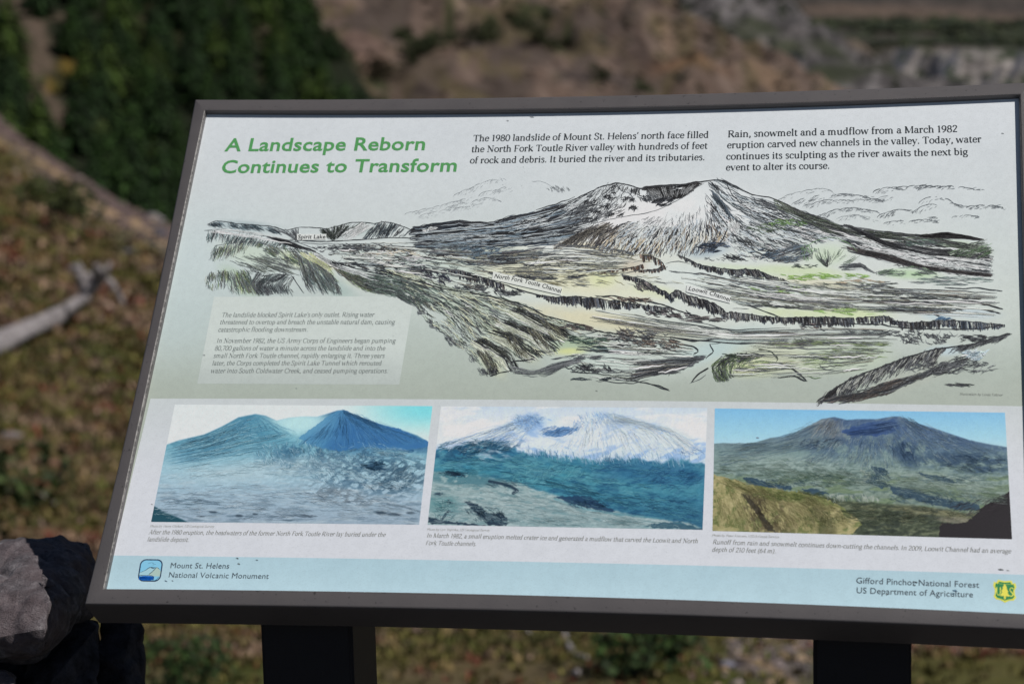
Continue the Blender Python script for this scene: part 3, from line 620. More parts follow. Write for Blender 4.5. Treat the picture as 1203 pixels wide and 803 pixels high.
line([(890,410),(905,412),(915,422),(912,425)], 1.2, (50,60,44), .7, 2); line([(916,426),(930,432),(940,440),(948,447)], 1.3, K1, .8, 3); line([(915,444),(932,441),(948,448)], 1.2, K1, .6, 2); line([(886,437),(910,435),(925,433)], .9, K2, .4, 2)
for a in [(940,402,40,5,60),(1000,415,50,7,100),(960,425,40,8,30),(1005,404,50,3,60),(900,430,40,6,30)]: scat(*a, (8, 22), (.4, .9), (3, 5), ((110,122,90),K3,K2,(140,160,110)))
scat(938, 402, 18, 4, 40, (4, 10), (.5, 1.3), (8, 10), (K1,K2)); line([(963,427),(966,433),(975,435),(985,436)], .9, K2); line([(948,441),(958,445),(965,443)], .8, (80,110,60))
scat(880, 440, 10, 2, 5, (5, 9), (.5, 1), (5, 8), K2)
VC = (K2, K3, (140,144,140), (150,152,142), K1, (120,122,112), (128,118,108), (104,114,122))
for A, B, n_, L_ in (([(560,298),(640,297),(700,300),(748,305)],[(600,322),(660,324),(725,318)],70,(.1,.5)), ([(790,318),(850,330),(920,345),(1000,350)],[(850,354),(930,363),(1010,368)],90,(.08,.4)), ([(860,322),(960,335),(1060,340),(1170,345)],[(900,352),(1000,366),(1100,368),(1170,372)],150,(.06,.35)),
    ([(700,364),(780,378),(860,389),(940,385),(1040,387)],[(690,380),(790,394),(860,400),(960,402),(1060,401)],110,(.08,.4)), ([(680,395),(760,400),(815,410)],[(670,442),(740,448),(806,432)],120,(.1,.4)), ([(870,402),(960,404),(1050,404)],[(860,444),(960,442),(1015,434)],110,(.1,.4)), ([(385,287),(460,288),(520,292),(590,300)],[(420,318),(500,326),(570,342)],150,(.06,.25)), ([(590,300),(660,290),(720,296)],[(620,312),(680,314),(740,312)],60,(.1,.4))):
    sheaf([A, B], int(n_*.62), L_, (.35,.85), VC, 1.0, cl=16)
    sheaf([A, B], max(4, int(n_*.13)), (L_[0]*1.6, min(.7, L_[1]*1.5)), (.6,1.5), K1, 1.3, cl=10, k=14)
    sheaf([A, B], max(3, int(n_*.12)), L_, (1.2,2.6), (204,209,208), 1.3, cl=10, k=10)
# spurs at the lower left
B0_ = [(486,352),(492,362),(502,378),(520,390),(533,403),(551,413),(560,426),(572,440)]
B1_ = [(472,334),(500,350),(530,370),(556,400),(575,410),(592,420),(601,436)]
B2_ = [(474,330),(510,346),(545,365),(574,390),(598,398),(612,408),(629,421)]
B3_ = [(478,326),(520,342),(556,358),(587,377),(617,390),(639,401),(654,412)]
B4_ = [(482,322),(530,341),(570,352),(600,364),(634,381),(654,390),(667,398)]
B5_ = [(440,316),(522,339.5),(556,344.6),(591,351),(621,361),(643,372),(660,376),(697,385)]
SP = [B0_, B1_, B2_, B3_, B4_, B5_]
SPC = (K1,K1,(62,70,74),(74,88,78),(90,90,80))
sheaf(SP, 760, (.04,.14), (.5,1.3), (K1,K2,(66,74,78),(92,104,92),(98,98,88)), 1.7, t=(0,1), s=(0,1))
sheaf(SP[1:], 200, (.05,.15), (.6,1.6), (K1,(54,58,62),(70,84,80)), 1.5, t=(0,.55))
sheaf(SP, 230, (.04,.13), (.7,1.8), ((186,196,190),(176,188,178),(198,202,180)), 1.6)
sheaf([[(440,318),(480,330),(520,346)],[(430,330),(470,338),(505,356)],[(430,338),(462,346),(492,362)]], 240, (.1,.35), (.4,1.2), (K1,(84,104,96),K2), 1.5)
for (bb, dx) in ((B1_,(-8,4)),(B2_,(-8,5)),(B3_,(-8,5)),(B4_,(-7,5))):
    e = bb[3:]; lo = [(x+dx[0], y+dx[1]) for x, y in e]
    sheaf([e, lo], 46, (.2,.5), (1.2,2.6), ((198,204,196),(192,198,180),(206,210,206)), .9)
    sheaf([[(x+2,y-1) for x, y in e], [(x+9,y-3) for x, y in e]], 90, (.1,.3), (.7,1.6), (K1,(52,56,50)), 1.0)
    line(e, 1.5, K1, .8, 2)
for (a, b) in (((566,418),(590,436)),((600,404),(620,420)),((625,396),(650,411)),((640,384),(664,396))):
    sheaf([[(a[0]-6,a[1]-8),(b[0]-14,b[1])],[(a[0]+4,a[1]-8),(b[0],b[1])]], 70, (.2,.6), (.4,1.0), (K1,(92,92,76)), 1.1)
scat(578, 437, 8, 4, 30, (3, 7), (.7, 1.6), (80, 20), K1)
line(B5_, 1.6, K1, .4, 2); line([(575,442),(590,437),(602,435)], 1.1, K1, .8, 2); line([(600,424),(615,423),(629,421.5)], 1.2, K1, .7, 2); line([(628,411),(640,414),(654,412)], 1.0, K1, .6, 2)
for a in [(495,365),(505,376),(528,398),(540,405),(556,420),(566,436),(531,402)]: scat(a[0], a[1], 5, 4, 14, (3, 7), (.5, 1.2), (60, 14), K2)
sheaf([[(600,430),(630,436),(660,425),(690,420)],[(605,438),(640,441),(660,433)]], 60, (.25,.6), (.4,1.0), (K2,K3), 1.2); scat(680, 385, 20, 4, 50, (5, 12), (.6, 1.5), (8, 8), (K1,(84,74,72)))
scat(690, 432, 22, 5, 34, (6, 14), (.6, 1.7), (8, 12), K1, arc=-.3); scat(712, 433, 8, 5, 16, (4, 9), (1, 2), (50, 18), K1); scat(700, 445, 28, 2, 14, (6, 14), (.8, 1.6), (0, 8), (40,48,54)); scat(680, 420, 30, 3, 34, (8, 16), (.5, 1.2), (-8, 8), K2)
scat(690, 398, 22, 7, 60, (6, 14), (.5, 1.3), (4, 8), ((96,116,100),K1,(60,84,80)))
# dark hill bottom right
TPH = [(959.7,472),(974,461),(988,452),(1002,444),(1016,438.5),(1033,432),(1049,426),(1065,420),(1080,415),(1096,411),(1110,408.4),(1126,406.5),(1143,404),(1165,398),(1187,392)]
T = np.array(TPH, float)
def hs(a, b, dx, dy, n, c, w, Ls=(.5, 1)):
    G = [[tuple(T[i]), (T[i][0]+dx, T[i][1]+dy)] for i in range(a, b)]
    sheaf(G, n, Ls, w, c, .9)
hs(1, 11, -13, 15, 620, (K1,(46,44,48),(58,58,62)), (.8, 2.0), (.3, .9)); hs(2, 11, -16, 23, 260, (K1,K2), (.6, 1.5), (.25, .7))
sheaf([[(966,471),(1010,462),(1050,448),(1085,440)],[(1000,471),(1042,460),(1075,446),(1110,432)]], 210, (.08,.3), (.6,1.8), (K1,K2,(90,80,76)), 1.6)
hs(2, 11, -12, 16, 80, ((176,180,176),(150,152,150)), (.5, 1.1), (.2, .5)); hs(11, 15, -12, 8, 120, (K1,K2), (.5, 1.3), (.3, .9))
sheaf([[(1050,452),(1085,441),(1120,436)],[(1075,446),(1110,432),(1140,424)],[(1110,424),(1140,418),(1150,414)]], 120, (.1,.4), (.5,1.5), (K1,K2), 1.6)
scat(1110, 432, 46, 7, 60, (6, 16), (.5, 1.5), (-14, 22), (K1,K2)); scat(1150, 430, 26, 7, 30, (5, 12), (.5, 1.2), (-20, 30), K2); scat(1128, 452, 14, 1.5, 6, (8, 16), (.8, 1.4), (8, 6), K1)
scat(1145, 416, 14, 6, 16, (5, 12), (2, 4), (-20, 12), ((190,200,208),(176,194,208)))
line(TPH, 1.5, K1, .8, 2); line([(962,472),(1005,463),(1043,459),(1075,446)], 1.4, K1, 1.0, 3)
I.wf = 1
I.build('illustration', 'pen and wash drawing of a breached volcano and its valley')

# ---- stains and specks on the sheet
I = Ink(); I.z = ZL*6
for (x, y, r, c) in [(1076,683.5,1.8,(60,70,78)),(1074,687,1.4,(80,90,96)),(1122,693.5,2.2,(50,84,110)),(1120,697,1.6,(70,100,120)),(1042,698,1.2,(90,96,100)),(279,655.5,1.3,(70,80,86)),(281,662,1.5,(76,88,94)),(302,657.5,1.2,(120,140,150)),(1176,669,2.4,(90,92,96)),(1184,669.5,1.2,(130,132,136)),
                     (596.5,142,1.2,(150,154,160)),(625,137.5,1.8,(150,154,160)),(1178,157,1.3,(150,154,160)),(195,682,1.4,(120,140,160)),(203,681.8,1.0,(130,140,150)),(348,456,.9,(140,150,150)),(240,417,1.1,(150,158,158)),(701,459,1.0,(140,148,146)),(179,592,1.1,(150,150,150)),(890,514,1.6,(130,150,170))]:
    n = 7; a = rng.uniform(0, 6.28, n); q = np.stack([x+np.cos(a)[:, None]*r*.6+np.linspace(-.5, .5, 5)*r*1.6, y+np.sin(a)[:, None]*r*.3+np.linspace(-.5, .5, 5)*r*.5], -1)
    I.ribbons(q, rng.uniform(.5, 1.1, (n, 1))*r*.6*np.array([.3, .9, 1, .8, .3]), colmix(c, n, 8))
rr = rng.uniform(0, 1, (90, 2)); xx = 250+rr[:, 0]*930; yy = 145+rr[:, 1]*560
q = np.stack([xx[:, None]+np.linspace(-.4, .4, 3), yy[:, None]+rng.normal(0, .1, (90, 3))], -1)
I.ribbons(q, rng.uniform(.3, .7, (90, 1))*np.array([.5, 1, .5]), colmix((140, 148, 152), 90, 14))
I.build('stains', 'small dark specks and droppings on the sheet')['kind'] = 'stuff'
# ---- lettering -------------------------------------------------
mt = N('text ink', .5, .3); M_text = mt.col(mt.attr())
def place(V2, p0, p1, width, cap, capunits):
    """V2: n x 2 glyph units -> world coords on the sheet; baseline p0->p1 in photo px"""
    a = pl(*p0, 0); b = pl(*p1, 0); d = b-a; Lw = np.linalg.norm(d); d = d/Lw; up = np.array([-d[1], d[0]])
    hgt = np.linalg.norm(pl(p0[0], p0[1], 0)-pl(p0[0], p0[1]-cap, 0))
    return a+np.outer(V2[:, 0]/width*Lw, d)+np.outer(V2[:, 1]/capunits*hgt, up)
def sans(txt, p0, p1, cap, c, bold=0.0, z=ZL*5, name='lettering', arc=0):
    cu = bpy.data.curves.new('t', 'FONT'); cu.body = txt; cu.offset = bold; cu.resolution_u = 3; cu.space_character = 1.03; cu.fill_mode = 'FRONT'
    o = bpy.data.objects.new('t', cu); COL.objects.link(o); dg = bpy.context.evaluated_depsgraph_get()
    me = bpy.data.meshes.new_from_object(o.evaluated_get(dg)); n = len(me.vertices)
    v = np.empty(n*3, np.float32); me.vertices.foreach_get('co', v); v = v.reshape(-1, 3)[:, :2].astype(float)
    fc = [tuple(p.vertices) for p in me.polygons]
    bpy.data.objects.remove(o); bpy.data.meshes.remove(me); bpy.data.curves.remove(cu)
    v[:, 0] -= v[:, 0].min(); w = v[:, 0].max(); 
    if arc: v[:, 1] += arc*4*(v[:, 0]/w)*(1-v[:, 0]/w)
    q = place(v, p0, p1, w, cap, .70)
    ob = mesh(name, SW(q[:, 0], q[:, 1], z), fc, M_text, panel, np.tile(ink(c), (n, 1)))
    return ob
# a small hand-built book face: every letter is drawn with a broad pen
TK, TN = .088, .034
xh, CP, AS, DS = .45, .66, .70, -.21
def G(w, *s): return (w, s)
def E_(cx, cy, rx, ry, a0, a1, n=12):
    t = np.radians(np.linspace(a0, a1, n)); return ('p', [(cx+rx*math.cos(q), cy+ry*math.sin(q)) for q in t])
v_ = lambda x, y0, y1, s='': ('v', x, y0, y1, s)
h_ = lambda x0, x1, y: ('h', x0, x1, y)
d_ = lambda x0, y0, x1, y1, k: ('d', x0, y0, x1, y1, k)
p_ = lambda *a: ('p', list(a))
o_ = lambda cx, cy, rx, ry: E_(cx, cy, rx, ry, 0, 360, 20)
dot = lambda x, y: ('.', x, y)
GL = {
 ' ': G(.24), '.': G(.22, dot(.11, .04)), ',': G(.22, dot(.11, .04), p_((.13, .04), (.12, -.05), (.06, -.11))), "'": G(.2, d_(.11, .69, .09, .52, .8)),
 '-': G(.32, ('d', .05, .23, .27, .23, .8)), '(': G(.3, E_(.36, .24, .24, .44, 115, 245)), ')': G(.3, E_(-.06, .24, .24, .44, -65, 65)),
 'a': G(.46, p_((.09, .36), (.16, .44), (.27, .44), (.32, .36), (.32, .25)), v_(.32, .05, .3), p_((.32, .08), (.36, .02), (.44, .04)), E_(.20, .135, .13, .125, 75, 330)),
 'b': G(.52, v_(.12, .03, AS, 'f'), E_(.26, .225, .17, .22, 140, -150)), 'c': G(.43, E_(.25, .225, .18, .225, 40, 320), dot(.36, .36)),
 'd': G(.53, v_(.38, .0, AS, 'fr'), E_(.24, .225, .17, .22, 40, 330)), 'e': G(.45, E_(.24, .225, .17, .225, 5, 325), h_(.09, .41, .25)),
 'f': G(.32, v_(.13, 0, .56, 'b'), p_((.13, .5), (.15, .64), (.22, .70), (.33, .68)), h_(.03, .30, .44)), 'g': G(.46, o_(.21, .28, .14, .16), p_((.12, .15), (.10, .06), (.30, .03), (.40, -.03), (.36, -.16), (.22, -.20), (.08, -.16), (.06, -.07), (.14, 0)), p_((.32, .38), (.38, .43), (.45, .42))),
 'h': G(.55, v_(.12, 0, AS, 'bf'), p_((.13, .34), (.22, .44), (.33, .44), (.40, .36)), v_(.41, 0, .36, 'b')), 'i': G(.28, v_(.14, 0, xh, 'bf'), dot(.13, .60)),
 'j': G(.28, v_(.15, -.08, xh, 'f'), p_((.15, -.06), (.10, -.18), (.0, -.19)), dot(.14, .60)), 'k': G(.53, v_(.12, 0, AS, 'bf'), d_(.14, .2, .40, .44, 0), d_(.22, .26, .46, .01, 1), h_(.32, .48, .44), h_(.38, .54, .01)),
 'l': G(.27, v_(.13, 0, AS, 'bf')), 'm': G(.83, v_(.12, 0, xh, 'bf'), p_((.13, .34), (.21, .44), (.30, .44), (.37, .36)), v_(.38, 0, .36, 'b'), p_((.39, .34), (.47, .44), (.57, .44), (.65, .36)), v_(.66, 0, .36, 'b')),
 'n': G(.56, v_(.12, 0, xh, 'bf'), p_((.13, .34), (.22, .44), (.33, .44), (.41, .36)), v_(.42, 0, .36, 'b')), 'o': G(.50, o_(.25, .225, .19, .225)),
 'p': G(.53, v_(.13, DS, xh, 'bf'), E_(.27, .225, .17, .22, 140, -150)), 'q': G(.52, v_(.38, DS, xh, 'b'), E_(.24, .225, .17, .22, 40, 330)),
 'r': G(.38, v_(.12, 0, xh, 'bf'), p_((.13, .32), (.20, .43), (.30, .44)), dot(.32, .40)), 's': G(.38, p_((.31, .36), (.24, .45), (.11, .43), (.09, .33), (.19, .26), (.29, .18), (.29, .06), (.17, -.01), (.06, .07))),
 't': G(.32, v_(.13, .08, .56), p_((.13, .1), (.17, .0), (.30, .04)), h_(.03, .29, .44)), 'u': G(.55, v_(.12, .1, xh, 'f'), p_((.13, .12), (.18, .01), (.29, .0), (.39, .1)), v_(.41, 0, xh, 'fr')),
 'v': G(.49, d_(.07, .44, .25, .0, 1), d_(.25, 0, .42, .44, 0), h_(.0, .16, .44), h_(.33, .49, .44)), 'w': G(.72, d_(.07, .44, .22, 0, 1), d_(.22, 0, .36, .44, 0), d_(.36, .44, .51, 0, 1), d_(.51, 0, .65, .44, 0), h_(.0, .15, .44), h_(.57, .72, .44)),
 'x': G(.48, d_(.08, .44, .40, 0, 1), d_(.08, 0, .40, .44, 0), h_(0, .16, .44), h_(.32, .47, .44), h_(0, .16, .01), h_(.32, .48, .01)), 'y': G(.48, d_(.07, .44, .25, .02, 1), d_(.42, .44, .16, -.18, 0), dot(.1, -.17), h_(0, .16, .44), h_(.33, .48, .44)),
 'z': G(.44, h_(.06, .38, .43), d_(.38, .43, .07, .01, .9), h_(.06, .40, .01)),
 'A': G(.66, d_(.09, 0, .33, .66, 0), d_(.33, .66, .57, 0, 1), h_(.18, .46, .22), h_(.01, .18, .01), h_(.48, .66, .01)), 'C': G(.65, E_(.36, .33, .28, .33, 45, 315), v_(.58, .48, .62)),
 'E': G(.56, v_(.13, 0, CP, 'bt'), h_(.13, .49, .65), h_(.13, .42, .34), h_(.13, .52, .01), d_(.48, .66, .49, .54, .2), d_(.50, 0, .53, .13, .2)), 'F': G(.54, v_(.13, 0, CP, 'bt'), h_(.13, .49, .65), h_(.13, .42, .34), d_(.48, .66, .49, .54, .2)),
 'G': G(.70, E_(.36, .33, .28, .33, 45, 300), v_(.58, .05, .28, 't')), 'H': G(.74, v_(.14, 0, CP, 'bt'), v_(.60, 0, CP, 'bt'), h_(.14, .6, .34)), 'I': G(.34, v_(.17, 0, CP, 'bt')),
 'K': G(.66, v_(.13, 0, CP, 'bt'), d_(.15, .28, .52, .65, 0), d_(.26, .38, .58, .0, 1), h_(.42, .6, .65), h_(.5, .68, .01)), 'L': G(.55, v_(.13, 0, CP, 'bt'), h_(.13, .52, .01), d_(.5, 0, .53, .14, .2)),
 'M': G(.86, v_(.14, 0, CP, 'b'), d_(.15, .65, .42, .02, .9), d_(.42, .02, .69, .65, 0), v_(.72, 0, CP, 'bt'), h_(.04, .18, .65)), 'N': G(.75, d_(.15, .0, .15, .65, 0), d_(.14, .65, .60, .02, 1), d_(.60, 0, .60, .65, 0), h_(.04, .18, .65), h_(.5, .7, .65), h_(.05, .25, .01)),
 'P': G(.57, v_(.13, 0, CP, 'bt'), p_((.13, .65), (.36, .65), (.49, .57), (.49, .41), (.38, .32), (.13, .31))), 'R': G(.64, v_(.13, 0, CP, 'bt'), p_((.13, .65), (.36, .65), (.48, .57), (.48, .43), (.37, .35), (.13, .34)), d_(.30, .34, .56, .01, 1), h_(.5, .66, .01)),
 'S': G(.52, p_((.42, .54), (.33, .66), (.15, .65), (.09, .52), (.17, .41), (.34, .32), (.44, .2), (.38, .03), (.2, -.01), (.07, .09)), v_(.42, .5, .62), v_(.08, .04, .16)), 'T': G(.62, v_(.31, 0, CP, 'b'), h_(.05, .57, .65), d_(.06, .66, .04, .53, .2), d_(.56, .66, .58, .53, .2)),
 'U': G(.70, v_(.14, .18, CP, 't'), p_((.15, .2), (.22, .03), (.36, -.01), (.50, .04), (.57, .2)), d_(.57, .18, .57, .66, 0), h_(.48, .66, .65)), 'D': G(.70, v_(.13, 0, CP, 'bt'), p_((.13, .65), (.36, .64), (.58, .52), (.62, .33), (.58, .14), (.36, .01), (.13, .01))),
 '0': G(.5, o_(.25, .32, .19, .33)), '1': G(.4, v_(.2, 0, .65, 'b'), d_(.2, .65, .08, .58, .2)), '2': G(.48, p_((.08, .5), (.14, .63), (.29, .65), (.39, .54), (.33, .38), (.07, .03)), ('d', .07, .03, .43, .03, .5)),
 '3': G(.46, p_((.1, .57), (.22, .65), (.35, .58), (.33, .42), (.18, .35)), p_((.2, .35), (.38, .28), (.38, .08), (.2, -.01), (.07, .06))), '4': G(.5, v_(.34, 0, .65), h_(.04, .46, .18), d_(.34, .64, .05, .19, .1)),
 '6': G(.48, o_(.25, .19, .17, .19), p_((.09, .22), (.12, .45), (.36, .65))), '7': G(.46, ('d', .06, .62, .42, .62, .5), d_(.42, .62, .18, 0, .6)), '8': G(.48, o_(.24, .48, .14, .16), o_(.24, .16, .18, .17)),
 '9': G(.48, o_(.23, .45, .17, .19), p_((.39, .42), (.36, .2), (.12, -.01))), '\u2019': G(.2, d_(.12, .69, .08, .52, .8)),
}
def penstroke(pts, w, out, fixed=None):
    p = np.array(pts, float)
    if len(p) > 2:                                           # Catmull-Rom
        if len(p) < 12:
            q = np.vstack([2*p[0]-p[1], p, 2*p[-1]-p[-2]]); r = []
            for i in range(1, len(q)-2):
                for t in (0, .33, .67): r.append(.5*((2*q[i])+(-q[i-1]+q[i+1])*t+(2*q[i-1]-5*q[i]+4*q[i+1]-q[i+2])*t*t+(-q[i-1]+3*q[i]-3*q[i+1]+q[i+2])*t**3))
            r.append(p[-1]); p = np.array(r)
    d = np.gradient(p, axis=0); d /= np.hypot(d[:, 0], d[:, 1])[:, None]+1e-9
    if fixed is None: wd = TN+(TK-TN)*np.abs(d[:, 1]*.97+d[:, 0]*.15)**1.3
    else: wd = np.full(len(p), fixed)
    wd = wd*w; nn = np.stack([-d[:, 1], d[:, 0]], -1)*wd[:, None]*.5
    out.append((p+nn, p-nn))
def glyph_strokes(ch, w=1.0, sf=True):
    wid, ss = GL.get(ch, GL['o']); out = []
    for s in ss:
        if s[0] == 'v':
            _, x, y0, y1, f = s; penstroke([(x, y0), (x, y1)], w, out, TK)
            if not sf: f = ''
            if 'b' in f: penstroke([(x-.095, y0+.013), (x+.105, y0+.013)], w, out, TN)
            if 'r' in f: penstroke([(x, y0+.013), (x+.10, y0+.02)], w, out, TN)
            if 't' in f: penstroke([(x-.095, y1-.013), (x+.095, y1-.013)], w, out, TN)
            if 'f' in f: penstroke([(x-.10, y1-.05), (x, y1-.01)], w, out, TN*1.3)
        elif s[0] == 'h': penstroke([(s[1], s[3]), (s[2], s[3])], w, out, TN)
        elif s[0] == 'd': penstroke([(s[1], s[2]), (s[3], s[4])], w, out, TN+(TK-TN)*s[5])
        elif s[0] == 'p': penstroke(s[1], w, out)
        elif s[0] == '.': penstroke([(s[1]-.045, s[2]), (s[1]+.045, s[2])], w, out, .09)
    return wid, out
def serif(lines, c, name, label, it=0.0, w=1.0, z=ZL*5, cond=1.0):
    V = []; Fc = []; n0 = 0
    for (txt, p0, p1, cap) in lines:
        x = 0; pts = []; fs = []; m = 0
        for ch in txt:
            wid, out = glyph_strokes(ch, w, it == 0)
            for a, b in out:
                k = len(a); q = np.stack([a, b], 1).reshape(-1, 2).copy(); q[:, 0] += x+it*q[:, 1]
                pts.append(q); i = np.arange(2*k).reshape(k, 2)+m; fs.append(np.stack([i[:-1, 0], i[:-1, 1], i[1:, 1], i[1:, 0]], -1)); m += 2*k
            x += wid
        q = place(np.vstack(pts), p0, p1, x, cap, CP); V.append(SW(q[:, 0], q[:, 1], z)); Fc.append(np.vstack(fs)+n0); n0 += m
    V = np.vstack(V); o = mesh(name, V, np.vstack(Fc), M_text, panel, np.tile(ink(c), (len(V), 1))); o['label'] = label
    return o
GREEN = (76, 140, 84)
t1 = sans('A Landscape Reborn', (263.5, 177.6), (498.7, 176.2), 14.6, GREEN, .019); t1['label'] = 'green title line A Landscape Reborn'; t1.name = 'title_lettering'
t2 = sans('Continues to Transform', (259.6, 203.2), (536, 201.4), 14.6, GREEN, .019); t2['label'] = 'green title line Continues to Transform'; t2.name = 'title_lettering'
DK = (50, 55, 60)
serif([('The 1980 landslide of Mount St. Helens\u2019 north face filled', (555.5, 166.2), (832.8, 161.9), 7.2), ('the North Fork Toutle River valley with hundreds of feet', (553.6, 178.9), (831.3, 174.7), 7.2),
       ('of rock and debris. It buried the river and its tributaries.', (551.8, 192), (828.2, 188.2), 7.2)], DK, 'paragraph', 'black serif paragraph on the 1980 landslide', w=1.32)
serif([('Rain, snowmelt and a mudflow from a March 1982', (855, 161.4), (1125.2, 155.1), 7.7), ('eruption carved new channels in the valley. Today, water', (854, 174.3), (1153.3, 167.2), 7.7),
       ('continues its sculpting as the river awaits the next big', (853, 187.6), (1137.3, 182), 7.7), ('event to alter its course.', (852.6, 200.4), (975, 198.2), 7.7)], DK, 'paragraph', 'black serif paragraph on rain and snowmelt', w=1.32)
SL = lambda X, Y: np.zeros(X.shape+(3,))+np.array([204., 208, 210])
sheet('map_label_strip', [(349, 275.2), (383.5, 275.2), (383.5, 282.2), (349, 282.2)], ZL*13.5, SL)
sheet('map_label_strip', [(807, 334.8), (859, 348.2), (858, 356.5), (806, 343)], ZL*13.5, SL)
sans('Spirit Lake', (350, 280.8), (382.3, 280.6), 4.6, (44, 46, 50), .02, z=ZL*14.2, name='map_label')
LZ = ZL*14
sheet('map_label_strip', [(579.5, 319), (660.5, 337.5), (659.5, 347), (578, 328.5)], ZL*13.5, lambda X, Y: np.zeros(X.shape+(3,))+np.array([204., 208, 206]), 8, 2)
sans('North Fork Toutle Channel', (580.6, 326.6), (658.4, 344.6), 4.8, (44, 46, 50), .015, z=ZL*14.2, name='map_label', arc=.28)
sans('Loowit Channel', (808.6, 341.2), (857, 354.6), 4.8, (44, 46, 50), .015, z=ZL*14.2, name='map_label', arc=.2)
BX = [("The landslide blocked Spirit Lake\u2019s only outlet. Rising water", (260, 372.4), (439.5, 372), 5.2), ("threatened to overtop and breach the unstable natural dam, causing", (258, 380.9), (463.7, 380.7), 5.2),
      ("catastrophic flooding downstream.", (256, 389.6), (361.6, 389.5), 5.2), ("In November 1982, the US Army Corps of Engineers began pumping", (254, 402.6), (464.5, 402.7), 5.2),
      ("80,700 gallons of water a minute across the landslide and into the", (252, 411.4), (452.4, 411.5), 5.2), ("small North Fork Toutle channel, rapidly enlarging it. Three years", (250.5, 420.2), (451.6, 420.3), 5.2),
      ("later, the Corps completed the Spirit Lake Tunnel which rerouted", (248.9, 428.9), (448.2, 429), 5.2), ("water into South Coldwater Creek, and ceased pumping operations.", (247.2, 437.9), (455.7, 438), 5.2)]
serif(BX, (98, 106, 108), 'paragraph', 'grey italic paragraph in the pale box', it=.12, w=1.0)
CG = (102, 103, 98)
serif([('After the 1980 eruption, the headwaters of the former North Fork Toutle River lay buried under the', (174.6, 626.9), (452.6, 630), 4.9), ('landslide deposit.', (172.6, 635.4), (221.8, 635.9), 4.9)], CG, 'caption', 'italic caption under the left photograph', it=.22, w=.98)
serif([('In March 1982, a small eruption melted crater ice and generated a mudflow that carved the Loowit and North', (500.8, 630.9), (819.9, 637.6), 5.0), ('Fork Toutle channels.', (499.8, 639.6), (559.4, 640.9), 5.0)], CG, 'caption', 'italic caption under the middle photograph', it=.22, w=.98)
serif([('Runoff from rain and snowmelt continues down-cutting the channels. In 2009, Loowit Channel had an average', (837, 638.6), (1187.8, 649.6), 5.2), ('depth of 210 feet (64 m).', (836.2, 647.4), (911.4, 649.4), 5.2)], CG, 'caption', 'italic caption under the right photograph', it=.22, w=.98)
serif([('Photo by Harry Glicken, US Geological Survey', (176.2, 618.8), (251.7, 619.2), 2.5)], (134, 134, 130), 'photo_credit', 'credit under the left photograph', it=.2)
serif([('Photo by Lyn Topinka, US Geological Survey', (501.4, 622.6), (575.4, 623.7), 2.5)], (134, 134, 130), 'photo_credit', 'credit under the middle photograph', it=.2)
serif([('Photo by Peter Frenzen, USDA Forest Service', (836.4, 629.6), (915, 631.6), 2.6)], (134, 134, 130), 'photo_credit', 'credit under the right photograph', it=.2)
serif([('Illustration by Linda Feltner', (1127.4, 463.8), (1177.9, 465.0), 2.8)], (120, 124, 122), 'photo_credit', 'credit under the drawing', it=.2)
FD = (66, 76, 86)
sans('Mount St. Helens', (200.2, 666.8), (269, 667.4), 6.4, FD, 0)['label'] = 'lettering Mount St. Helens'
sans('National Volcanic Monument', (198.2, 677.8), (315.6, 679.4), 6.4, FD, 0)['label'] = 'lettering National Volcanic Monument'
sans('Gifford Pinchot National Forest', (1006, 684.6), (1150.4, 689.9), 7.0, FD, .003)['label'] = 'lettering Gifford Pinchot National Forest'
sans('US Department of Agriculture', (1006.4, 696.2), (1143.2, 701.2), 7.0, FD, .003)['label'] = 'lettering US Department of Agriculture'

# ---- emblems
def flat(name, pts, c, z, par=None):
    uv = pl(np.array(pts, float)[:, 0], np.array(pts, float)[:, 1], 0)
    o = mesh(name, SW(uv[:, 0], uv[:, 1], z), [tuple(range(len(pts)))[::-1]], M_text, par or panel, np.tile(ink(c), (len(pts), 1))); return o
def quadmap(A, s, t): A = np.array(A, float); return (A[0]*(1-s)+A[1]*s)*(1-t)+(A[3]*(1-s)+A[2]*s)*t
LQ = [(165.3, 656.2), (192.2, 656.6), (188.3, 682.8), (161.3, 682.4)]
def rr_(m, r, n=6, x0=0, y0=0, x1=1, y1=1):
    out = []
    for cx, cy, a in ((x1-m-r, y0+m+r, -90), (x1-m-r, y1-m-r, 0), (x0+m+r, y1-m-r, 90), (x0+m+r, y0+m+r, 180)):
        for k in range(n+1): q = math.radians(a+90*k/n); out.append((cx+r*math.cos(q), cy+r*math.sin(q)))
    return out
LM = lambda L: [tuple(quadmap(LQ, s, t)) for s, t in L]
b_ = flat('emblem', LM(rr_(0, .26)), (38, 56, 84), ZL*3); b_['label'] = 'rounded square emblem with a mountain over a blue band'
def sub(pts, c, z): return flat('emblem_piece', pts, c, z, b_)
sub(LM(rr_(.055, .21)), (122, 182, 214), ZL*3.5)
sub(LM([(.05, .60), (.16, .57), (.30, .50), (.44, .36), (.52, .345), (.60, .37), (.66, .42), (.72, .36), (.80, .345), (.90, .46), (.95, .55), (.95, .76), (.05, .76)]), (150, 188, 202), ZL*4)
sub(LM([(.47, .76), (.46, .70), (.55, .62), (.66, .48), (.72, .40), (.80, .36), (.88, .44), (.95, .54), (.95, .76)]), (158, 182, 178), ZL*4.3)
bb = rr_(.055, .17, 6, 0, .70, .76, 1.0); sub(LM([(s, t) for s, t in bb]), (26, 112, 205), ZL*4.6)
I = Ink(); I.z = ZL*5
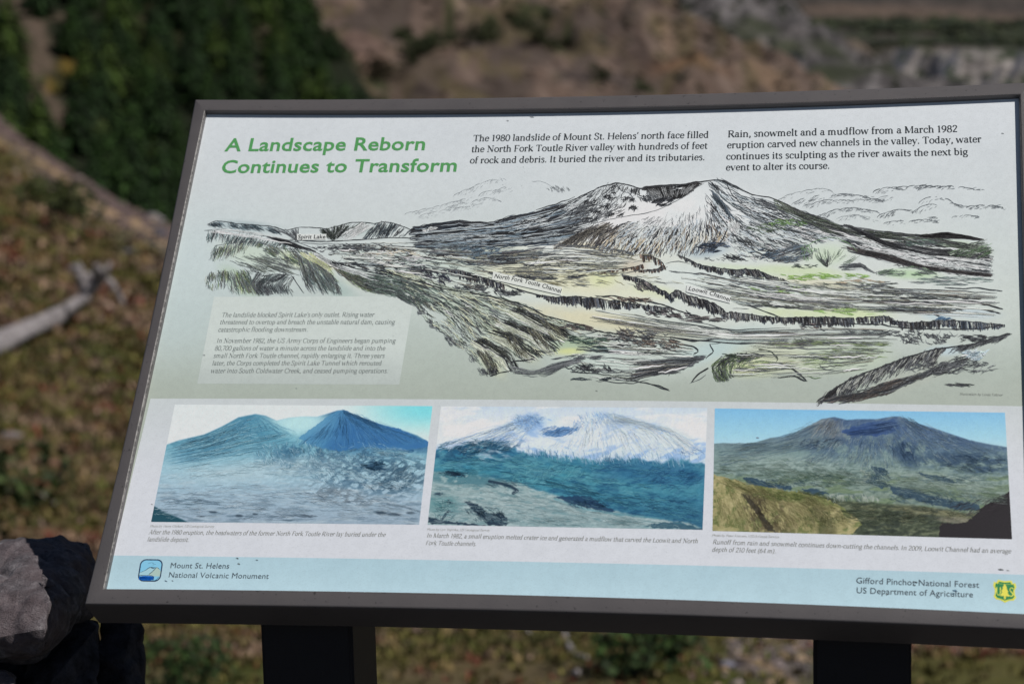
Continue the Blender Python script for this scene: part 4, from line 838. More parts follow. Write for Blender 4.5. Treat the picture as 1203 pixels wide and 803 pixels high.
for L, w_ in (([(.06, .60), (.16, .57), (.30, .50), (.44, .36), (.52, .345), (.60, .37), (.66, .42), (.72, .36), (.80, .345), (.90, .46)], .9), ([(.46, .71), (.47, .66), (.58, .58), (.68, .45), (.74, .38)], .9), ([(.05, .735), (.62, .735), (.70, .77), (.72, .85), (.66, .93)], .8), ([(.5, .36), (.6, .40), (.72, .37)], 1.6), ([(.72, .98), (.8, .93), (.9, .8)], .7), ([(.36, .2), (.5, .15), (.62, .2)], .4), ([(.55, .26), (.7, .22)], .4)):
    line(LM(L), w_, (44, 62, 84), .05, 1, 12)
e_ = I.build('emblem_linework', 'dark line work of the mountain emblem')
SQ = [(1166.3, 679.2), (1194.3, 681.0), (1193.6, 708.4), (1167.6, 706.6)]
SM = lambda L: [tuple(quadmap(SQ, s, t)) for s, t in L]
def shield(m):
    L = [(.05, .12), (.14, .16), (.22, .03), (.5, .07), (.78, .03), (.86, .16), (.95, .12), (1.0, .30), (.93, .46), (.95, .62), (1.0, .76), (.90, .88), (.70, .90), (.5, 1.0), (.30, .90), (.10, .88), (0.0, .76), (.05, .62), (.07, .46), (0, .30)]
    return [(.5+(x-.5)*m, .5+(y-.5)*m) for x, y in L]
s0 = flat('shield_emblem', SM(shield(1.0)), (206, 204, 84), ZL*3); s0['label'] = 'yellow and green shield emblem with a conifer between U and S'
flat('emblem_piece', SM(shield(.84)), (38, 122, 76), ZL*3.5, s0)
flat('emblem_piece', SM([(.5, .18), (.60, .36), (.57, .37), (.66, .53), (.61, .54), (.71, .72), (.54, .72), (.54, .84), (.46, .84), (.46, .72), (.29, .72), (.39, .54), (.34, .53), (.43, .37), (.40, .36)]), (214, 206, 84), ZL*4.4, s0)
I = Ink(); I.z = ZL*4
line(SM([(.15, .34), (.15, .60), (.19, .70), (.27, .70), (.31, .60), (.31, .34)]), 1.7, (206, 208, 92), .02, 1, 14)
line(SM([(.88, .38), (.80, .33), (.71, .38), (.72, .47), (.80, .53), (.87, .60), (.84, .70), (.75, .71), (.67, .65)]), 1.5, (206, 208, 92), .02, 1, 16)
line(SM([(.2, .18), (.5, .22), (.8, .18)]), .8, (150, 180, 90), .02, 1, 10); line(SM([(.2, .82), (.5, .9), (.8, .82)]), .8, (150, 180, 90), .02, 1, 10)
I.build('emblem_linework', 'letters U and S on the shield')

# ---- the three printed photographs (painted point by point on fine sheets)
def cgrad(Y, st):
    st = sorted(st); y = [a for a, _ in st]; return np.stack([np.interp(Y, y, [c[k] for _, c in st]) for k in range(3)], -1)
def seg(X, Y, pts, w=1.0, soft=1.2):
    d = np.full(X.shape, 1e9); p = np.array(pts, float)
    for a, b in zip(p[:-1], p[1:]):
        ab = b-a; t = np.clip(((X-a[0])*ab[0]+(Y-a[1])*ab[1])/(ab@ab), 0, 1); d = np.minimum(d, np.hypot(X-a[0]-ab[0]*t, Y-a[1]-ab[1]*t))
    return 1-sst(w*.5, w*.5+soft, d)
def ply(X, Y, pts, soft=0): return inpoly(X+(fbm(X/4, Y/4, 2)-.5)*3, Y+(fbm(X/4+9, Y/4, 2)-.5)*3, pts).astype(float)
def photo1(X, Y):
    c = cgrad(Y, [(474, (206, 216, 224)), (540, (210, 214, 222))]); c = mixc(c, (120, 205, 224), sst(385, 500, X)*sst(530, 478, Y)); c = mixc(c, (205, 226, 234), .5*sst(430, 500, X)*sst(485, 520, Y))
    m = below(X, Y, [(190,524),(210,517),(240,510),(262,500),(280,490),(300,486),(312,488),(325,494),(340,490.5),(358,489),(372,489.5),(384,486),(396,482),(402,481.5),(415,487),(440,496),(470,504),(490,511),(504,519)])
    dx = fbm(X/40, Y/40, 3)*10
    tone = fbm((X+dx)/18, (Y-.35*X+dx)/5, 5); tex = ridged(X/9, (Y+.25*X)/5, 4)
    t = cgrad(Y, [(485, (84, 132, 158)), (520, (104, 158, 180)), (550, (146, 182, 200)), (580, (150, 176, 196)), (615, (138, 158, 178))])
    t = mixc(t, (54, 112, 148), .7*blob(X, Y, 262, 510, 55, 22, -25, .3)*sst(.35, .6, tone)); t = mixc(t, (80, 138, 166), .6*blob(X, Y, 310, 500, 40, 20, 20, .3))
    t = mixc(t, (44, 92, 140), .85*blob(X, Y, 405, 505, 46, 24, 22, .35)); t = mixc(t, (50, 92, 136), .8*blob(X, Y, 465, 514, 50, 11, 17, .4)); t = mixc(t, (160, 205, 215), .75*blob(X, Y, 350, 500, 34, 18, -20, .2))
    t = mixc(t, (36, 82, 124), .75*ply(X, Y, [(450,520),(482,516),(486,531),(465,530)])); t = mixc(t, (56, 104, 132), .55*sst(.5, .66, tone)*sst(545, 515, Y)*sst(360, 280, X))
    gl = ridged(X/7+fbm(X/15, Y/15)*2, Y/12, 4); t = mixc(t, (52, 96, 128), .75*sst(.5, .72, gl)*blob(X, Y, 360, 535, 60, 22, -8, .3)); t = mixc(t, (48, 82, 110), .75*sst(.52, .7, tex)*blob(X, Y, 425, 550, 75, 32, 8, .3))
    t = mixc(t, (56, 86, 108), .7*sst(.5, .66, tex)*blob(X, Y, 475, 560, 40, 20, -15, .3)); t = mixc(t, (38, 70, 96), .8*ply(X, Y, [(430,546),(450,541),(452,552),(435,551)])); t = mixc(t, (176, 196, 208), .5*blob(X, Y, 310, 552, 110, 14, -6, .2))
    fl = fbm(X/16, Y/2.2, 4); t = mixc(t, (86, 108, 128), .55*sst(.54, .7, fl)*sst(560, 590, Y)); t = mixc(t, (170, 186, 198), .45*sst(.55, .7, fbm(X/22+9, Y/2.6, 4))*sst(545, 575, Y)); t = mixc(t, (90, 104, 118), .6*sst(.55, .7, tex)*blob(X, Y, 400, 582, 50, 10, 12, .3))
    for a in [(281,605.5,5,1.8),(300,603.5,3.5,1.3),(448,602,7,2.8),(463,604,9,2.0),(482,602,5,1.6),(250,601,6,1.2),(236,606,5,1)]: t = mixc(t, (50, 66, 82), .85*blob(X, Y, *a, 4, .4))
    t = mixc(t, (72, 88, 104), .6*seg(X, Y, [(455,592),(475,595),(494,601)], .8)); t = t+((tone-.5)*16+relief(X, Y+.3*X, 7, 5, 5, 3)*10*sst(.0, 1, .35+blob(X, Y, 410, 545, 110, 45, 8, .2)+.3*blob(X, Y, 260, 520, 80, 30, -15, .2))+relief(X, Y, 12, 3, 4, 8)*6)[..., None]; c = c*(1-m[..., None])+t*m[..., None]
    c = mixc(c, (178, 214, 222), .85*blob(X, Y, 352, 496, 46, 15, 0, .2)*m); pk = ply(X, Y, [(350,514),(362,506),(374,497),(386,488),(396,483),(402,481.5),(415,487),(440,496),(470,504),(504,519),(504,524),(470,530),(430,524),(400,530),(370,524)]); c = mixc(c, (76, 134, 176), .85*pk); c = mixc(c, (46, 98, 154), .7*pk*sst(396, 420, X+.6*(Y-482))*(.6+.8*fbm(X/14, Y/8, 4))); c = mixc(c, (78, 142, 170), .5*blob(X, Y, 312, 506, 36, 12, 18, .3)*m); c = mixc(c, (30, 72, 88), below(X, Y, [(170,590),(181,594),(195,602),(215,610),(226,616),(500,640)])); return c+(fbm(X*1.3, Y*1.3, 2)-.5)[..., None]*10
def photo2(X, Y):
    c = cgrad(Y, [(476, (184, 200, 226)), (500, (206, 212, 226))]); c = mixc(c, (218, 216, 224), .6*sst(.45, .6, fbm(X/40, Y/10, 3)))
    sn = below(X, Y, [(505,528),(540,517),(570,508),(600,494),(620,486),(650,488),(680,494),(700,485),(720,486),(760,494),(800,508),(835,522)], 6); tn = fbm((X)/14, (Y+.3*abs(X-690))/5, 5)
    t = cgrad(Y, [(485, (186, 204, 230)), (520, (200, 210, 232)), (560, (176, 198, 222))]); t = mixc(t, (130, 166, 210), .75*sst(.48, .66, tn)); t = mixc(t, (112, 156, 206), .7*blob(X, Y, 622, 495, 20, 12, 20, .3)); t = mixc(t, (206, 212, 232), .6*blob(X, Y, 690, 510, 60, 20, 0, .2))
    t = mixc(t, (66, 112, 166), .8*ply(X, Y, [(636,511),(646,505),(660,501),(672,502),(684,501),(678,506),(668,509),(660,513),(648,512)])); t = mixc(t, (214, 216, 232), .6*blob(X, Y, 668, 494, 16, 6, -10, .3)); c = c*(1-sn[..., None])+t*sn[..., None]
    w = (fbm(X/7, Y/7, 3)-.5)*9; rk = ridged(X/10, Y/7, 3)
    dk = below(X, Y+w, [(500,531),(520,527),(550,522),(575,519),(590,524),(610,529),(640,533),(670,538),(700,541),(730,538),(760,541),(790,540),(835,546)], 2.5)
    t = cgrad(Y, [(525, (44, 104, 140)), (560, (60, 130, 152)), (585, (52, 116, 144)), (622, (38, 88, 118))]); t = mixc(t, (24, 76, 112), .7*sst(.48, .68, fbm(X/12, Y/5, 5))); t = mixc(t, (92, 150, 166), .55*sst(.55, .75, ridged(X/16, Y/8, 4))*sst(600, 550, Y)); t = mixc(t, (30, 84, 128), .6*blob(X, Y, 770, 555, 80, 16, 4, .3))
    c = c*(1-dk[..., None])+t*dk[..., None]; c = mixc(c, (28, 66, 96), .8*sst(.54, .66, rk)*blob(X, Y, 565, 528, 50, 12, -10, .3)); c = mixc(c, (196, 208, 222), .6*sst(.5, .7, tn)*blob(X, Y, 585, 533, 40, 8, -12, .3))
    gd = below(X, Y+w*.4, [(500,552),(540,556),(580,562),(610,566),(630,575),(670,586),(700,595),(735,603),(770,609),(810,614),(835,624)], 2); fl = fbm(X/12, (Y-.1*X)/2, 5)
    t = cgrad(Y, [(550, (130, 158, 164)), (590, (146, 166, 172)), (622, (126, 152, 160))]); t = mixc(t, (166, 184, 190), .6*sst(.5, .65, fl)); t = mixc(t, (88, 126, 138), .6*sst(.54, .7, fbm(X/9+5, (Y-.1*X)/2.2, 5))); c = c*(1-gd[..., None])+t*gd[..., None]
    c = c+(relief(X, Y, 8, 4, 5, 5)*9*sst(500, 545, Y)+relief(X, Y+.5*abs(X-690), 8, 10, 4, 6)*4*sst(545, 500, Y))[..., None]; c = mixc(c, (46, 98, 116), .7*blob(X, Y, 545, 562, 50, 9, 4, .3)*sst(.4, .6, rk)); c = mixc(c, (52, 112, 122), .55*blob(X, Y, 520, 592, 22, 12, 0, .3))
    K_ = (22, 42, 62); c = mixc(c, K_, .9*ply(X, Y, [(522,552),(540,555),(547,560),(533,559)])); c = mixc(c, K_, .85*seg(X, Y, [(575,565),(590,568),(602,572),(608,576),(603,579)], 2.2))
    c = mixc(c, K_, .9*ply(X, Y, [(545,588),(556,590),(566,594),(568,600),(582,604),(588,602),(597,608),(596,617),(575,617),(566,608),(556,600)])); c = mixc(c, K_, .85*ply(X, Y, [(503,606),(520,611),(545,614),(575,617),(560,618),(503,614)]))
    c = mixc(c, K_, .8*seg(X, Y, [(519,611),(524,603),(527,600)], 1.6)); c = mixc(c, K_, .8*blob(X, Y, 516, 580, 6, 2, 0, .4)); c = mixc(c, K_, .8*ply(X, Y, [(525,584),(529,588),(536,590),(528,591)]))
    c = mixc(c, (22, 52, 84), .85*ply(X, Y, [(650,583),(680,582),(694,583),(706,592),(722,600),(715,602),(690,596),(665,589)])); c = mixc(c, (70, 130, 150), .5*seg(X, Y, [(652,586),(690,598),(730,604),(790,610)], 1.2)); c = mixc(c, (20, 60, 84), .7*ply(X, Y, [(758,616),(790,612),(826,620),(826,623),(765,619)]))
    return c+(fbm(X*1.3, Y*1.3, 2)-.5)[..., None]*10
def photo3(X, Y):
    c = cgrad(Y, [(479, (118, 176, 218)), (512, (150, 196, 222)), (525, (164, 200, 214))])
    m = below(X, Y, [(838,521),(850,520),(870,521),(890,519),(905,514),(925,512),(945,503),(965,492),(980,489.5),(995,493),(1010,492),(1030,492),(1048,489),(1058,489),(1070,495),(1085,499),(1110,507),(1140,517),(1165,522),(1184,525)], .8)
    r1 = ridged((X+fbm(X/12, Y/12)*14)/9, (Y)/14, 4); tn = fbm(X/14, Y/5, 5)
    t = cgrad(Y, [(490, (92, 112, 134)), (515, (96, 118, 132)), (530, (112, 136, 140)), (560, (124, 144, 142)), (600, (110, 124, 112))])
    t = mixc(t, (52, 78, 118), .6*sst(.5, .72, r1)*sst(550, 520, Y)*sst(940, 980, X)); t = mixc(t, (126, 132, 134), .65*blob(X, Y, 972, 503, 26, 12, 20, .3)); t = mixc(t, (42, 72, 124), .85*ply(X, Y, [(985,506),(1000,502),(1020,496),(1048,492),(1058,500),(1050,508),(1030,512),(1000,511)]))
    t = mixc(t, (44, 66, 92), .7*sst(.42, .6, r1)*blob(X, Y, 965, 521, 28, 8, -8, .3)); t = mixc(t, (70, 96, 130), .6*blob(X, Y, 1080, 508, 60, 12, 14, .3)); t = mixc(t, (34, 60, 92), .75*blob(X, Y, 1140, 543, 70, 14, 4, .3)*sst(.35, .6, tn)); t = mixc(t, (40, 66, 98), .75*blob(X, Y, 1065, 535, 22, 12, 50, .3)*sst(.35, .6, r1))
    t = mixc(t, (148, 166, 164), .55*blob(X, Y, 920, 545, 80, 12, 3, .2)); t = mixc(t, (74, 96, 96), .65*sst(.5, .65, fbm(X/6, Y/2, 5))*sst(535, 550, Y)); t = mixc(t, (96, 116, 84), .6*sst(.5, .65, fbm(X/20, Y/4, 3))*sst(550, 565, Y))
    t = mixc(t, (140, 156, 152), .5*blob(X, Y, 1110, 565, 80, 10, 8, .2)); t = mixc(t, (60, 82, 74), .7*blob(X, Y, 960, 562, 60, 8, 4, .4)*sst(.35, .55, tn)); c = c*(1-m[..., None])+t*m[..., None]
    Kb = (36, 62, 84)
    for pg in ([(1022,546),(1040,550),(1044,556),(1030,563),(1045,570),(1035,574),(1016,566),(1028,556)], [(1046,571),(1070,573),(1085,578),(1105,585),(1150,592),(1152,600),(1120,598),(1095,592),(1065,585),(1048,580)], [(1075,555),(1100,558),(1130,567),(1105,566)], [(872,560),(885,561),(905,567),(930,571),(932,575),(905,573),(880,568)], [(940,574),(955,573),(975,580),(960,582)]): c = mixc(c, Kb, .88*ply(X, Y, pg))
    c = mixc(c, (150, 160, 152), .6*seg(X, Y, [(1012,552),(1022,560),(1012,566)], 1.4)); c = mixc(c, (156, 164, 160), .7*ply(X, Y, [(972,580),(1000,581),(1030,583),(1032,590),(1000,588),(975,587)])*sst(.4, .6, fbm(X/3, Y/8, 2))); c = mixc(c, (110, 130, 130), .5*seg(X, Y, [(1045,582),(1080,592),(1110,596)], 1.5))
    dg = below(X, Y, [(838,700),(870,640),(940,576),(985,587),(1030,591),(1080,594),(1110,598),(1130,602),(1190,604)], 2); t = mixc(np.zeros(X.shape+(3,))+np.array([56., 66, 52]), (96, 104, 84), sst(.45, .7, fbm(X/9, Y/2.4, 5))); t = mixc(t, (136, 132, 104), .6*blob(X, Y, 1105, 602, 60, 5, 6, .3)); t = mixc(t, (30, 40, 36), .6*sst(.5, .7, fbm(X/11+3, Y/4, 4))); c = c*(1-dg[..., None])+t*dg[..., None]
    ht = ply(X, Y, [(820,553),(850,560),(880,568),(905,573),(940,578),(975,587),(992,597),(1006,607),(1012,616),(1004,624),(996,640),(820,640)]); g1 = fbm(X/9, (Y+.5*X)/14, 4); t = mixc(np.zeros(X.shape+(3,))+np.array([150., 144, 104]), (100, 108, 66), sst(.45, .65, fbm(X/6, Y/4, 5))); t = mixc(t, (172, 162, 124), .6*sst(.5, .7, g1)); t = mixc(t, (78, 70, 52), .7*sst(.55, .7, ridged(X/9, Y/16, 3))*blob(X, Y, 900, 605, 40, 28, 45, .3)); t = mixc(t, (84, 96, 50), .6*blob(X, Y, 930, 582, 60, 9, 12, .3)); t = mixc(t, (70, 72, 46), .7*blob(X, Y, 965, 612, 34, 12, 60, .4)*sst(.35, .55, g1))
    t = mixc(t, (44, 40, 34), .85*ply(X, Y, [(870,578),(884,582),(890,594),(898,606),(908,618),(912,626),(902,624),(890,606),(878,590)])); c = c*(1-ht[..., None])+t*ht[..., None]
    c = mixc(c, (150, 142, 128), .6*blob(X, Y, 1125, 611, 26, 4, 4, .4)); c = c+(relief(X, Y, 7, 5, 5, 7)*9*m*sst(.1, .6, fbm(X/20, Y/12, 2))+relief(X, Y, 13, 3, 4, 9)*6*m)[..., None]; c = mixc(c, (26, 22, 28), ply(X, Y, [(1103,618),(1108,613),(1120,615),(1136,612),(1148,602),(1158,592),(1172,584),(1186,577),(1200,574),(1200,640),(1103,640)])); return c+(fbm(X*1.3, Y*1.3, 2)-.5)[..., None]*10
sheet('photo_print', [(205.4, 474.9), (508, 476.8), (492.4, 615.8), (177.5, 612.6)], ZL*2, photo1, 400, 180, label='left blue tinted photograph of a crater and grey plain')
sheet('photo_print', [(518, 477), (831, 479), (825.4, 621.9), (502.3, 616)], ZL*2, photo2, 400, 180, label='middle photograph of a snow capped crater over dark slopes')
sheet('photo_print', [(839.8, 479.5), (1180.6, 484.5), (1189, 633), (837, 623.2)], ZL*2, photo3, 430, 190, label='right photograph of the volcano behind a green and tan valley')

# fine terrain detail of the three photographs, dot and dash by dash
I = Ink(); I.z = ZL*3; I.wf = .66; GREY = 0; MUL = 1.9; I.base = [photo1, photo2, photo3]
I.clip = [[(206.4,476),(507,477.8),(491.6,614.8),(178.6,611.6)], [(519,478),(830,480),(824.6,620.9),(503.4,615)], [(840.8,480.5),(1179.6,485.5),(1188,632),(838,622.2)]]
A_, B_ = (56, 110, 142), (172, 204, 216)
sheaf([[(195,524),(240,512),(275,497),(298,488)],[(192,534),(240,524),(290,510),(330,505)],[(190,548),(250,540),(310,528),(350,518)]], 420, (.1,.35), (.4,1.2), (A_,(84,136,166),B_,(116,162,186)), 1.2)
sheaf([[(285,492),(262,510),(240,520)],[(310,490),(330,500),(352,508)]], 90, (.2,.6), (.5,1.3), ((66,120,156),(98,150,176)), 1.2)
sheaf([[(200,550),(300,538),(400,540),(490,560)],[(195,566),(300,556),(400,560),(485,580)]], 240, (.03,.1), (.4,1.2), ((110,140,156),(178,198,208)), 2)
sheaf([[(402,482),(386,494),(366,510),(350,522)],[(402,482),(394,505),(382,528)],[(402,482),(412,502),(418,526)],[(404,483),(436,500),(464,520)],[(410,485),(450,500),(502,520)]], 560, (.1,.4), (.4,1.2), ((52,102,152),(66,118,164),(88,138,178),(58,108,156)), 1.2)
sheaf([[(430,524),(470,528),(502,530)],[(430,534),(470,538),(500,545)]], 160, (.1,.3), (.5,1.4), ((130,168,190),(70,118,154),(170,196,208)), 1.6)
scat(345, 533, 48, 15, 150, (3, 7), (.6, 1.5), (68, 22), ((66,110,138),(92,134,156),(168,192,204)))
scat(425, 535, 50, 16, 150, (3, 8), (.6, 1.4), (30, 35), ((62,108,142),(84,126,156),(156,186,204),(126,160,182)))
scat(410, 556, 60, 14, 140, (3, 8), (.6, 1.4), (25, 30), ((84,120,146),(162,188,204),(132,164,184)))
scat(470, 560, 28, 17, 140, (4, 10), (.6, 1.6), (-38, 16), ((56,88,112),(82,112,134),(156,178,192)))
scat(440, 547, 16, 5, 60, (4, 9), (1, 2.4), (5, 15), ((30,62,92),(40,74,102))); scat(455, 570, 30, 6, 60, (4, 10), (.6, 1.6), (12, 20), ((52,80,102),(170,186,198)))
scat(385, 560, 12, 12, 26, (3, 8), (.5, 1.3), (55, 25), ((170,190,202),(84,116,138)))
sheaf([[(188,575),(280,568),(380,574),(490,590)],[(182,606),(280,604),(380,608),(492,612)]], 520, (.015,.07), (.4,1.3), ((96,116,136),(124,144,160),(176,190,202),(150,168,182)), 1.5)
scat(400, 584, 60, 10, 150, (4, 11), (.5, 1.4), (10, 10), ((88,106,124),(178,190,200))); scat(225, 590, 34, 6, 60, (5, 12), (.5, 1.3), (2, 6), ((70,92,112),(90,112,130))); scat(330, 607, 60, 4, 46, (5, 14), (.5, 1.3), (0, 6), ((84,102,120),(70,88,106))); scat(355, 606, 20, 2, 20, (4, 10), (.8, 1.6), (0, 6), (76,92,110))
# middle photograph
W1, W2, W3 = (150,180,216), (214,220,234), (120,160,206)
sheaf([[(630,487),(590,500),(545,514),(510,524)],[(632,488),(600,506),(570,518)],[(640,490),(620,508),(600,524)]], 260, (.1,.35), (.4,1.3), (W1,W2,(176,198,224),W3), 1.6)
sheaf([[(690,486),(668,506),(640,530)],[(695,486),(690,508),(680,538)],[(705,486),(730,508),(745,538)],[(710,487),(770,505),(800,535)],[(715,488),(790,505),(832,528)]], 520, (.1,.35), (.4,1.2), (W1,W2,(176,198,226),(200,210,230)), 1.8)
scat(655, 506, 20, 6, 70, (4, 8), (.8, 1.8), (-22, 14), ((60,104,158),(84,126,176),(150,180,214))); scat(620, 495, 18, 9, 60, (4, 9), (.6, 1.6), (35, 20), ((110,152,202),(150,182,218))); scat(700, 495, 26, 10, 60, (4, 9), (.6, 1.4), (60, 30), (W3,W1,W2))
sheaf([[(610,522),(612,534)],[(680,530),(684,544)],[(745,530),(752,545)],[(832,534),(834,552)]], 190, (.3,.8), (.5,1.2), ((186,202,222),(150,178,206),(60,112,148),(70,122,156)), 1.4)
scat(815, 530, 16, 4, 14, (3, 8), (.6, 1.4), (30, 20), (60,100,150)); scat(560, 524, 50, 8, 260, (4, 11), (.6, 1.7), (-14, 16), ((26,70,102),(40,92,122),(190,206,220),(90,134,158)))
sheaf([[(506,536),(600,536),(700,546),(830,548)],[(504,548),(600,556),(700,578),(828,590)],[(600,566),(680,580),(760,600),(828,618)]], 760, (.02,.09), (.5,1.6), ((30,86,118),(70,134,154),(22,68,104),(48,110,138),(96,152,166)), 2.2)
scat(640, 556, 50, 12, 120, (4, 10), (.5, 1.5), (-30, 25), ((84,146,158),(36,92,124),(110,164,172))); scat(790, 560, 34, 14, 110, (5, 12), (.6, 1.6), (-12, 14), ((20,62,104),(40,98,132))); scat(780, 596, 46, 12, 110, (5, 12), (.5, 1.5), (6, 10), ((22,62,94),(60,116,140)))
sheaf([[(504,562),(580,568),(640,584),(720,602),(800,618)],[(503,590),(580,596),(660,608),(740,618)],[(503,612),(600,614),(700,619)]], 620, (.02,.09), (.4,1.4), ((166,184,190),(112,142,152),(146,168,174),(90,124,136)), 2)
scat(690, 592, 24, 6, 80, (3, 8), (.8, 2.0), (20, 20), ((20,46,76),(30,60,90),(60,100,120))); scat(570, 604, 22, 9, 90, (4, 9), (.8, 2.2), (35, 30), ((20,38,56),(24,46,66),(120,146,154))); scat(590, 569, 18, 4, 40, (4, 9), (.6, 1.6), (20, 14), ((24,50,72),(60,96,112))); scat(535, 556, 18, 3, 34, (4, 9), (.6, 1.8), (15, 16), (24,52,74))
scat(520, 600, 16, 12, 60, (4, 9), (.5, 1.4), (10, 40), ((50,100,110),(30,56,72),(140,164,168)))
# right photograph
sheaf([[(960,494),(935,507),(900,518),(850,524)],[(975,500),(940,516),(890,527),(845,534)],[(990,510),(950,526),(900,538),(845,548)]], 380, (.06,.25), (.4,1.1), ((84,108,128),(128,142,148),(60,86,116),(108,128,136)), 1.4)
sheaf([[(975,492),(960,502),(950,514)],[(990,494),(988,506),(984,516)]], 110, (.2,.6), (.5,1.3), ((140,142,140),(104,112,124),(70,88,118)), 1.2)
scat(966, 520, 26, 6, 120, (3, 8), (.7, 1.8), (-25, 25), ((38,58,86),(60,82,108),(120,132,138))); sheaf([[(990,505),(1020,499),(1055,493)],[(996,512),(1030,510),(1056,504)]], 130, (.15,.5), (.5,1.5), ((38,66,118),(58,86,132),(84,108,142)), .9)
sheaf([[(975,518),(950,532),(915,545)],[(995,515),(985,532),(965,550)],[(1020,513),(1018,532),(1012,550)],[(1045,508),(1052,530),(1060,550)],[(1058,492),(1090,520),(1120,545)],[(1062,490),(1110,512),(1184,532)]], 820, (.06,.25), (.4,1.2), ((54,80,114),(84,108,130),(120,138,146),(150,162,162),(70,94,118)), 1.5)
scat(1064, 532, 16, 13, 110, (4, 9), (.7, 1.8), (58, 22), ((36,60,92),(56,80,106))); scat(1145, 543, 38, 12, 200, (4, 12), (.6, 1.8), (10, 14), ((32,58,88),(48,74,100),(84,104,116))); scat(1110, 520, 36, 9, 90, (5, 12), (.5, 1.4), (24, 12), ((64,92,126),(92,116,138)))
sheaf([[(842,540),(920,538),(1000,552),(1100,560),(1184,572)],[(842,556),(920,560),(1000,568),(1100,582),(1184,592)]], 760, (.015,.07), (.4,1.2), ((150,166,162),(104,124,118),(84,102,88),(126,144,140),(70,92,84)), 2)
scat(955, 564, 55, 8, 220, (4, 10), (.5, 1.5), (8, 14), ((64,86,72),(90,108,88),(150,162,154),(44,66,72))); scat(1110, 562, 60, 5, 90, (5, 12), (.5, 1.4), (7, 6), ((52,80,100),(140,158,156))); scat(1100, 585, 55, 7, 170, (4, 9), (.6, 1.8), (18, 22), ((34,60,84),(60,86,102),(130,148,148)))
scat(1030, 560, 16, 11, 80, (3, 8), (.6, 1.6), (30, 40), ((40,66,88),(140,156,152),(90,112,112))); scat(920, 567, 44, 4, 70, (4, 9), (.6, 1.7), (12, 14), ((38,62,80),(120,138,132))); scat(1000, 585, 30, 4, 70, (3, 7), (.6, 1.6), (70, 30), ((160,168,164),(60,84,94)))
sheaf([[(1000,592),(1080,596),(1150,602)],[(1005,612),(1060,614),(1110,612)]], 300, (.03,.12), (.5,1.5), ((46,56,44),(86,94,74),(30,38,34),(120,118,92)), 2.2); scat(1010, 606, 50, 8, 160, (5, 11), (.5, 1.5), (5, 10), ((36,46,38),(72,82,62),(54,62,48)))
sheaf([[(842,562),(870,575),(900,600),(915,622)],[(900,574),(930,592),(950,612),(955,624)],[(950,584),(985,600),(1005,616)]], 700, (.05,.25), (.5,1.4), ((172,162,124),(140,134,94),(110,108,68),(90,84,58),(158,150,110)), 2.0)
sheaf([[(840,570),(842,590),(846,618)],[(870,578),(880,600),(895,622)]], 260, (.1,.4), (.5,1.4), ((166,160,116),(134,132,88),(104,104,62),(182,172,132)), 2.0)
scat(888, 596, 14, 16, 90, (4, 9), (.7, 2.0), (58, 18), ((50,44,36),(74,66,48))); scat(905, 612, 14, 9, 60, (4, 9), (.6, 1.6), (50, 20), ((66,58,42),(90,82,58))); scat(930, 582, 46, 6, 110, (4, 9), (.5, 1.5), (14, 16), ((84,96,50),(66,76,42))); scat(965, 608, 26, 11, 110, (3, 7), (.6, 1.8), (55, 30), ((66,70,42),(96,96,60))); scat(1150, 596, 30, 10, 30, (6, 14), (1, 2.4), (-28, 10), (34,28,34))
I.build('photo_detail', 'fine detail of the three printed photographs')['kind'] = 'stuff'
# ============================================================ STONE WALL
mr = N('grey andesite', .85, .3)
v = mr.coord((1, 1, 1)); n1 = mr.noise(55, 8, v, .7); n2 = mr.noise(9, 5, v); n3 = mr.noise(330, 5, v, .7)
c = mr.ramp(n1, [(.32, lin((58, 56, 60))), (.52, lin((108, 104, 108))), (.68, lin((154, 150, 153)))])
c = mr.mix(c, lin((112, 98, 100)), mr.ramp(n2, [(.5, (0, 0, 0)), (.62, (.6, .6, .6))])); c = mr.mix(c, lin((52, 50, 54)), mr.ramp(n3, [(.58, (0, 0, 0)), (.68, (.8, .8, .8))]))
mr.bump(mr.mix(n1, n3, .5), 1.0, .009); M_rock = mr.col(c)
mr2 = N('stone darkened for shade', .85, .25); v = mr2.coord(); n1 = mr2.noise(60, 8, v, .7); mr2.bump(n1, .9, .006); M_rock_shade = mr2.col(mr2.ramp(n1, [(.35, lin((30, 30, 34))), (.65, lin((74, 72, 78)))]))  # darker stone for the shaded part of the wall: shade put into the colour
